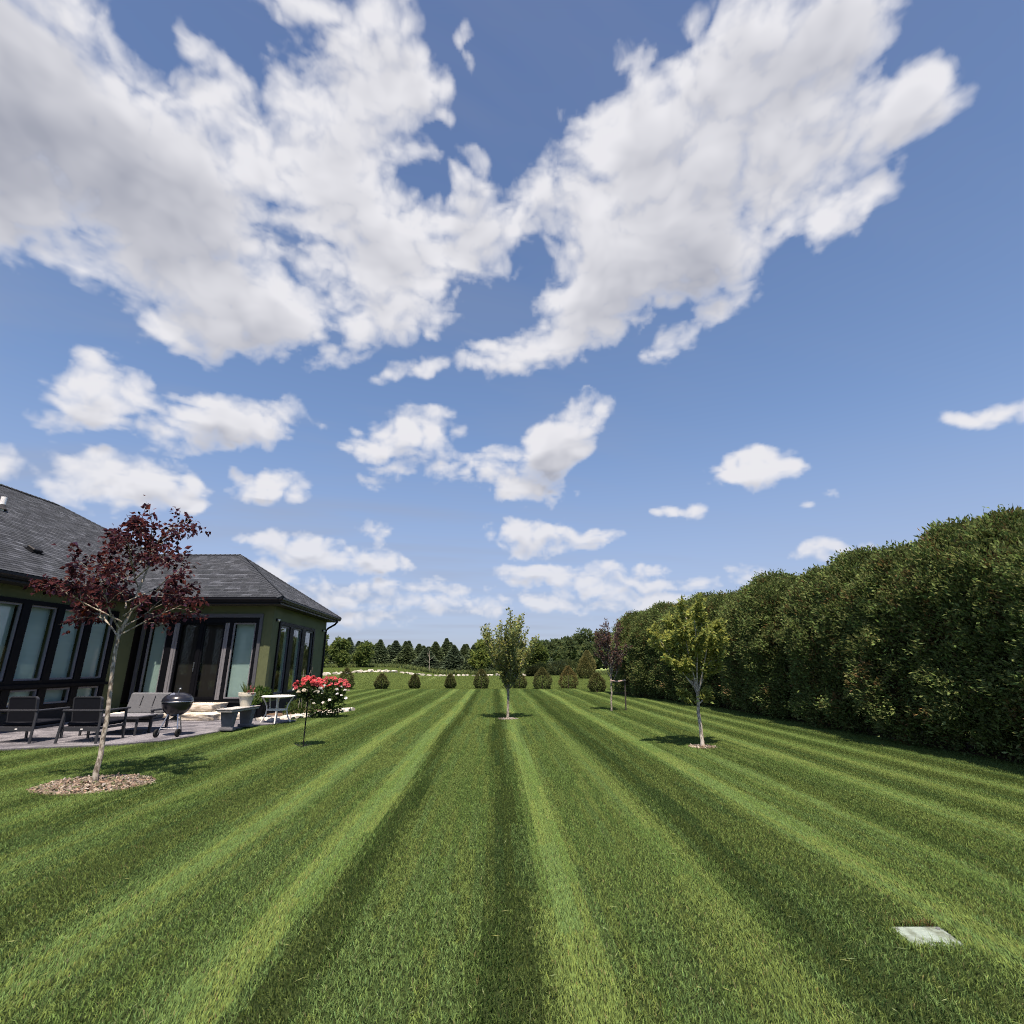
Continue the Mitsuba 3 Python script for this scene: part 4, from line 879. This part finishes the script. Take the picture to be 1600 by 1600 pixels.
# ------------------------------------------------------------------ arborvitae hedge
def arborvitae_mesh(seed, h=4.1, rad=1.12, clusters=2000, per=30, base=(.142, .182, .066), spray=.082, sw=.036):
    r = np.random.default_rng(seed)
    z = h * (r.random(clusters) ** .9); a = r.uniform(0, 2 * np.pi, clusters)
    t = z / h
    prof = np.where(t < .12, .72 + 2.2 * t, np.where(t < .56, .985, np.clip(1 - ((t - .56) / .46) ** 2, 0.02, 1) ** .56 * .985))
    lump = meshkit.fbm(np.stack([np.cos(a) * 1.5, np.sin(a) * 1.5, z * .95], 1) + seed, 3, seed) - .5
    lump2 = np.abs(meshkit.fbm(np.stack([np.cos(a) * 4.5, np.sin(a) * 4.5, z * 3.4], 1) + seed, 2, seed + 5) - .5)
    R = rad * prof * (1 + .85 * lump + .9 * (lump2 - .12)) - np.abs(r.normal(size=clusters)) * .17 + .05
    out = np.stack([np.cos(a), np.sin(a), np.clip((t - .5) * 1.5, -.2, 1.4)], 1); out = norm(out)
    C = np.stack([np.cos(a) * R, np.sin(a) * R, z], 1)
    C[:, 2] += .12
    tone_k = (1 + .22 * r.normal(size=(clusters, 1))).clip(.5, 1.6); brown = (r.random((clusters, 1)) < .07)
    cl_col = np.asarray(base) * tone_k; cl_col = np.where(brown, np.array([.15, .11, .05]) * tone_k, cl_col)
    P = np.repeat(C, per, 0) + r.normal(size=(clusters * per, 3)) * [.075, .075, .085]; n = len(P)
    D = np.repeat(out, per, 0); A = norm(D + np.array([0, 0, .55]) + .55 * r.normal(size=(n, 3))); N = r.normal(size=(n, 3)) + .4 * D
    col = np.clip(np.repeat(cl_col, per, 0) * (1 + .2 * r.normal(size=(n, 1))) * (1 + .08 * r.normal(size=(n, 3))), .004, .5)
    m, c = leaves(P, A, N, spray * (1 + .3 * r.normal(size=n)).clip(.4, 1.7), sw * (1 + .25 * r.normal(size=n)).clip(.4, 1.6), .15, .5, col=col)
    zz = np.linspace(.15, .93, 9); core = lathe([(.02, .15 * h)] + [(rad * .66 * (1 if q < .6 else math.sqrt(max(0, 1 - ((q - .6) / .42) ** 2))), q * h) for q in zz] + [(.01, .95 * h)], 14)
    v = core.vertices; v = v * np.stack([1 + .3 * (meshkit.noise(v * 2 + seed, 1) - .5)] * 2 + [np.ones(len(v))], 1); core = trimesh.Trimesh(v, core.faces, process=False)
    return m, c, core
NV = 4
for i in range(NV):
    m, c, core = arborvitae_mesh(60 + i)
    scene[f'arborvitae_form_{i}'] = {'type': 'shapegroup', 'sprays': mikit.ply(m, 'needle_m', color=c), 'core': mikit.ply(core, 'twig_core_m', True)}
hl = shapely.LineString(HEDGE_LINE)
r = np.random.default_rng(77)
nT = 24
trunk_m = tube([(0, 0, -.1), (.02, 0, .8), (0, .02, 2.0)], [.09, .07, .05], 8)
for i in range(nT):
    p = hl.interpolate((i + .5) / nT, normalized=True); s = r.uniform(.95, 1.14); h = r.uniform(.94, 1.03) * min(1, .84 + .016 * (p.y - 1.0))
    k = thing('arborvitae', 'dense dark green arborvitae in the tall hedge along the right side', 'tree', 'arborvitae in the hedge')
    tw = T4().translate([p.x + r.normal() * .13, p.y + r.normal() * .2, 0]).rotate([0, 0, 1], float(r.random() * 360)).scale([s, s, h])
    scene[k + '__crown'] = {'type': 'instance', 'to_world': tw, 'group': {'type': 'ref', 'id': f'arborvitae_form_{i % NV}'}}
    scene[k + '__trunk'] = {**mikit.ply(trunk_m, 'dark_bark_m', True), 'to_world': tw}
bare = trimesh.creation.extrude_polygon(HEDGE, .012, engine='earcut'); bare.apply_translation([0, 0, .0]); whole(tag('hedge_soil', kind='structure'), bare, 'mulch_soil_m')

# ------------------------------------------------------------------ small conifers along the end of the lawn
def cone_bush(seed, h, rad, n, base, tip, L=.10, W=.04):
    r = np.random.default_rng(seed); z = r.random(n) ** 1.15; a = r.uniform(0, 6.283, n); t = z
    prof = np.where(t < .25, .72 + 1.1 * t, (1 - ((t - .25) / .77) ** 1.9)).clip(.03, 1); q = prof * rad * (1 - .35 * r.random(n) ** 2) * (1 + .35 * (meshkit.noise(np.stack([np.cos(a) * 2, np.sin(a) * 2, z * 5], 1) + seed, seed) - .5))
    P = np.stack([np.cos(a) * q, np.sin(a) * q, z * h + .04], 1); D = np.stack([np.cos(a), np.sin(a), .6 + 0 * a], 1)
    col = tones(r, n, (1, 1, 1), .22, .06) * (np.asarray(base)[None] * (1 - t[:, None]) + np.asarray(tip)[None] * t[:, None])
    return leaves(P, D + .5 * r.normal(size=(n, 3)), D * .5 + r.normal(size=(n, 3)), L * (1 + .3 * r.normal(size=n)).clip(.4, 1.7), W, .15, .5, col=np.clip(col, .004, .5))
BUSH = [(-8.58, 35.7, .95, .44, 0), (-6.46, 36.0, .90, .36, 1), (-4.09, 36.0, .92, .34, 0), (-2.04, 36.0, 1.25, .48, 1), (.5, 36.3, 1.0, .48, 0), (1.99, 35.6, 1.35, .58, 1), (3.76, 36.2, 1.45, .60, 2), (5.0, 32.0, 1.05, .5, 1), (-10.9, 35.6, 1.3, .5, 0)]
BL = ['small dark conifer, first in the row from the flower shrub', 'small thin brownish conifer, second in the row along the lawn end', 'small narrow conifer, third in the row along the lawn end', 'small conifer left of the centre tree at the lawn end', 'small conifer partly behind the centre tree trunk', 'round dark conifer just right of the centre tree at the lawn end', 'broad golden-brown conifer at the right of the lawn end row', 'dark small conifer at the foot of the hedge end', 'small conifer behind the flower shrub at the lawn end']
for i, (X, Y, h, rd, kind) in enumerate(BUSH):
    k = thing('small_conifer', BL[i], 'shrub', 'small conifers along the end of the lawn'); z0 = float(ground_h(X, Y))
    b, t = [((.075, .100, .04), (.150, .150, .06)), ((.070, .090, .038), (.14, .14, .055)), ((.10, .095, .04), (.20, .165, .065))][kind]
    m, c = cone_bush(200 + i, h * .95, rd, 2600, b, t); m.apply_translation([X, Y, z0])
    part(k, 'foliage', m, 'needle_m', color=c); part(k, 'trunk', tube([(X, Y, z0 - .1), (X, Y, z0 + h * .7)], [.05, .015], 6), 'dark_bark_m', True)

# ------------------------------------------------------------------ far row of spruces
def spruce_mesh(seed, h, rad, base, n=9000):
    r = np.random.default_rng(seed); t = r.random(n) ** 1.25; wh = 13
    ph = (t * wh + .25 * np.sin(seed)) % 1.0; a = r.uniform(0, 6.283, n)
    arm = .80 + .38 * (meshkit.noise(np.stack([np.cos(a) * 3.2, np.sin(a) * 3.2, np.floor(t * wh) * 1.7], 1) + seed, seed) - .3)
    R = rad * ((1 - t) ** 1.0 + .015) * (1.0 - .42 * ph) * arm; q = 1 - .75 * r.random(n) ** 2.2; x = R * q
    P = np.stack([np.cos(a) * x, np.sin(a) * x, h * t + .05 + .10 * x - .22 * (1 - t) * x * q], 1)
    D = np.stack([np.cos(a), np.sin(a), .15 + .5 * t], 1); aa = .5 * r.normal(size=(n, 3))
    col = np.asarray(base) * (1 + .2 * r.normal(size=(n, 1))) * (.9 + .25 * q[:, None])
    return leaves(P, D + aa, np.array([0, 0, 1.]) + .6 * r.normal(size=(n, 3)), .40 * (1 - .6 * t), .14, -.10, .45, col=np.clip(col, .004, .4))
for i in range(3):
    m, c = spruce_mesh(300 + i, 4.6, 1.55, [(.12, .16, .088), (.11, .15, .095), (.13, .17, .085)][i])
    tr = tube([(0, 0, -.2), (0, 0, 4.3)], [.11, .02], 6)
    scene[f'spruce_form_{i}'] = {'type': 'shapegroup', 'needles': mikit.ply(m, 'needle_m', color=c), 'stem': mikit.ply(tr, 'dark_bark_m', True)}
r = np.random.default_rng(31)
SPR = [(-24.38,62.0,1.22,0.58,1.24),(-23.79,63.6,1.22,0.63,1.26),(-22.98,65.2,1.21,0.63,1.34),(-20.89,62.8,1.23,0.62,1.49),(-19.76,64.4,1.21,0.73,1.28),(-17.49,62.0,1.22,0.59,1.3),(-15.75,63.6,1.22,0.67,1.24),(-14.25,65.2,1.21,0.66,1.53),(-12.31,62.8,1.21,0.52,1.49),(-11.24,64.4,1.12,0.59,1.27),(-9.92,62.0,0.94,0.52,1.43),(-9.12,63.6,0.86,0.68,1.51),(-8.03,65.2,0.77,0.81,1.29),(-6.8,62.8,0.65,0.63,1.44),(-5.74,64.4,0.68,0.67,1.26),(-4.41,62.0,0.62,0.66,1.23),(-2.45,63.6,0.66,0.75,1.51),(-0.79,65.2,0.7,0.67,1.31),(1.13,62.8,0.64,0.67,1.41),(2.94,64.4,0.68,0.61,1.51),(-26.5,64,1.2,0.66,1.35),(-28.5,63,1.2,0.65,1.36),(-18.6,66.5,1.2,0.6,1.31),(-13.2,66,1.2,0.65,1.22),(-10.4,66.5,1.1,0.54,1.43),(-7.3,66.8,0.8,0.65,1.39),(-3.4,66.5,0.7,0.62,1.32),(-26.6,68.4,0.95,0.68,1.3),(-25.34,69.3,0.95,0.66,1.3),(-23.32,69.5,0.95,0.66,1.3),(-21.25,69.8,0.95,0.63,1.3),(-19.75,68.5,0.95,0.73,1.3),(-17.41,68.5,0.95,0.67,1.3),(-15.86,68.9,0.95,0.63,1.3),(-13.54,69.8,0.95,0.75,1.3),(-11.61,69.9,0.95,0.62,1.3),(-10.07,69.9,0.95,0.73,1.3),(-8.07,69.9,0.95,0.71,1.3),(-5.85,68.6,0.95,0.65,1.3),(-4.24,68.3,0.95,0.67,1.3),(-1.93,68.7,0.95,0.62,1.3),(-0.76,68.3,0.95,0.73,1.3),(1.39,68.6,0.95,0.63,1.3),(3.79,68.8,0.95,0.65,1.3)]
for i, (X, Y, z0, hs, ws) in enumerate(SPR):
    k = thing('spruce', 'dark green spruce in the far row beyond the lawn', 'tree', 'spruces in the far row')
    scene[k + '__crown'] = {'type': 'instance', 'to_world': T4().translate([X, Y, z0]).rotate([0, 0, 1], float(r.random() * 360)).scale([ws, ws, hs]), 'group': {'type': 'ref', 'id': f'spruce_form_{i % 3}'}}

# ------------------------------------------------------------------ other trees beyond the lawn
def clump_tree(name, label, X, Y, h, rad, seed, base, n=5200, L=.42, W=.26, trunk=.25, blobs=16, z0=None, crown_from=.22, shape=1.0, m='leaf_m', bark_m='dark_bark_m', group=None):
    r = np.random.default_rng(seed); k = thing(name, label, 'tree', group); z0 = float(ground_h(X, Y)) if z0 is None else z0
    Ps, Ds = [], []
    per = n // blobs; cent = []
    for b in range(blobs):
        t = (b + r.random()) / blobs; a = r.uniform(0, 6.283); env = math.sin(math.pi * min(1, (.12 + .88 * t)) ** shape) ** .6
        q = rad * env * r.uniform(.25, .72); c = np.array([math.cos(a) * q, math.sin(a) * q, h * (crown_from + (.93 - crown_from) * t)]); cent.append(c)
        d = rand_dirs(r, per); s_ = rad * r.uniform(.30, .48); Ps.append(c + d * s_ * (.55 + .45 * r.random((per, 1))) * [1, 1, .8]); Ds.append(d)
    P, D = np.vstack(Ps), np.vstack(Ds); nn_ = len(P)
    mm, c = leaves(P + [X, Y, z0], D + [0, 0, .2] + .7 * r.normal(size=(nn_, 3)), D + [0, 0, .7] + .5 * r.normal(size=(nn_, 3)), L * (1 + .3 * r.normal(size=nn_)).clip(.4, 1.7), W, .15, .5, col=tones(r, nn_, base, .22, .07))
    part(k, 'crown', mm, m, color=c)
    lim = [tube([(X, Y, z0 - .2), (X, Y, z0 + h * .45), (X + .1, Y, z0 + h * .8)], [rad * .06 + .04, rad * .045 + .03, .02], 8)] + [tube([(X, Y, z0 + h * crown_from * .8), tuple(np.array([X, Y, z0]) + c * .6 + [0, 0, h * .05]), tuple(np.array([X, Y, z0]) + c)], [rad * .03 + .015, rad * .018 + .01, .01], 5) for c in cent]
    part(k, 'trunk', cat(lim), bark_m, True)
    return k
clump_tree('leafy_tree', 'light yellow-green round tree in front of the far spruces, left of the centre tree', -3.5, 58, 3.6, 1.25, 401, (.20,.25,.07), n=3200, L=.28, W=.17, blobs=14)
clump_tree('leafy_tree', 'bright green tree showing behind the right side of the centre tree', 2.6, 60, 3.3, 1.5, 402, (.115,.155,.045), n=3200, L=.28, W=.17, blobs=14)
for i, (X, Y, h, rd, lab) in enumerate([(-19.4, 54, 3.1, 1.3, 'light green bushy tree next to the house corner, nearest the wall'), (-17.2, 53.5, 2.7, 1.25, 'light green bushy tree second from the house corner'), (-15.2, 55, 2.4, 1.15, 'light green bushy tree third from the house corner')]):
    clump_tree('leafy_tree', lab, X, Y, h, rd, 410 + i, (.13,.175,.055), n=3000, L=.26, W=.16, blobs=14, group='light green trees by the house corner')
FT = [(5.2, 82, 3.6, 2.4), (8.0, 98, 4.6, 2.8), (11.2, 108, 5.6, 3.2), (15.4, 116, 7.6, 4.0), (19.5, 116, 7.3, 4.2), (23.5, 120, 6.8, 4.2), (13.0, 88, 3.6, 2.4), (17.5, 92, 4.2, 2.8), (28, 124, 7.0, 4.5), (1.0, 92, 3.4, 2.5), (33, 126, 7.2, 4.6), (38, 126, 7.0, 4.6)]
for i, (X, Y, h, rd) in enumerate(FT):
    clump_tree('woodland_tree', 'distant dark leafy tree in the woods between the centre tree and the hedge', X, Y, h, rd, 430 + i, (.10,.135,.06), n=3000, L=.60, W=.40, blobs=16, crown_from=.16, shape=.8, group='distant woodland trees')
k = thing('golden_conifer', 'golden-brown cone shaped conifer beside the hedge end', 'tree', None)
m, c = cone_bush(221, 1.75, .62, 3000, (.105,.115,.045),(.16,.15,.055), .12, .05); m.apply_translation([6.3, 46.5, float(ground_h(6.3, 46.5))]); part(k, 'foliage', m, 'needle_m', color=c)
k = thing('golden_conifer', 'pale yellow cone shaped conifer behind the golden-brown one', 'tree', None)
m, c = cone_bush(222, 2.3, .8, 3000, (.16,.155,.06),(.20,.19,.08), .14, .06); m.apply_translation([7.3, 52, float(ground_h(7.3, 52))]); part(k, 'foliage', m, 'needle_m', color=c)
for i, (X, Y, s, lab, b) in enumerate([(4.6, 53.5, .95, 'grey-green shrub between the lawn end conifers and the woods', (.075, .095, .045)), (3.0, 55, .8, 'dark green low shrub beyond the lawn right of the centre tree', (.050, .070, .028)), (2.0, 50.2, .62, 'low dark bush at the end of the stone line behind the centre tree', (.04, .05, .022)), (6.0, 57, 1.1, 'pale green rounded shrub before the woods near the hedge end', (.080, .105, .042))]):
    k = thing('shrub', lab, 'shrub'); z0 = float(ground_h(X, Y)); bush(k, 'foliage', (X, Y, z0 + s * .65), s * 1.15, s, s * .8, 1400, .22, .10, b, 450 + i)
    part(k, 'stem', tube([(X, Y, z0 - .1), (X + .05, Y, z0 + s * .7)], [.04, .02], 6), 'dark_bark_m', True)
# bare little tree in front of the spruces and grasses at their foot
k = thing('bare_sapling', 'thin pale leafless sapling in front of the far spruces', 'tree')
tb, st = [], []; branch(np.random.default_rng(9), (-8.75, 57, float(ground_h(-8.75, 57)) - .1), (0, 0, 1), 2.3, .05, 0, dict(levels=1, kids=(6,), angle=45, ratio=.4, up=(.2, .2), jit=.05, leaf_from=9, gap=.1, **{'from': .4}), tb, st)
part(k, 'trunk', cat(tb), 'pale_bark_m', True)
tag('tall_grass', 'band of taller field grass along the foot of the far trees', 'grass', kind='stuff')
r = np.random.default_rng(55); n = 26000
P = np.stack([r.uniform(-34, 14, n), r.uniform(56, 60.5, n), np.zeros(n)], 1); P[:, 2] = ground_h(P[:, 0], P[:, 1])
m, c = blades(r, P, np.full(n, -.05), .42, .05, r.uniform(0, 6.28, n), tones(r, n, (.12,.155,.06), .22, .1)); whole('tall_grass', m, 'grass_m', color=c)
for k in [k for k, v in labels.items() if not v]: del labels[k]
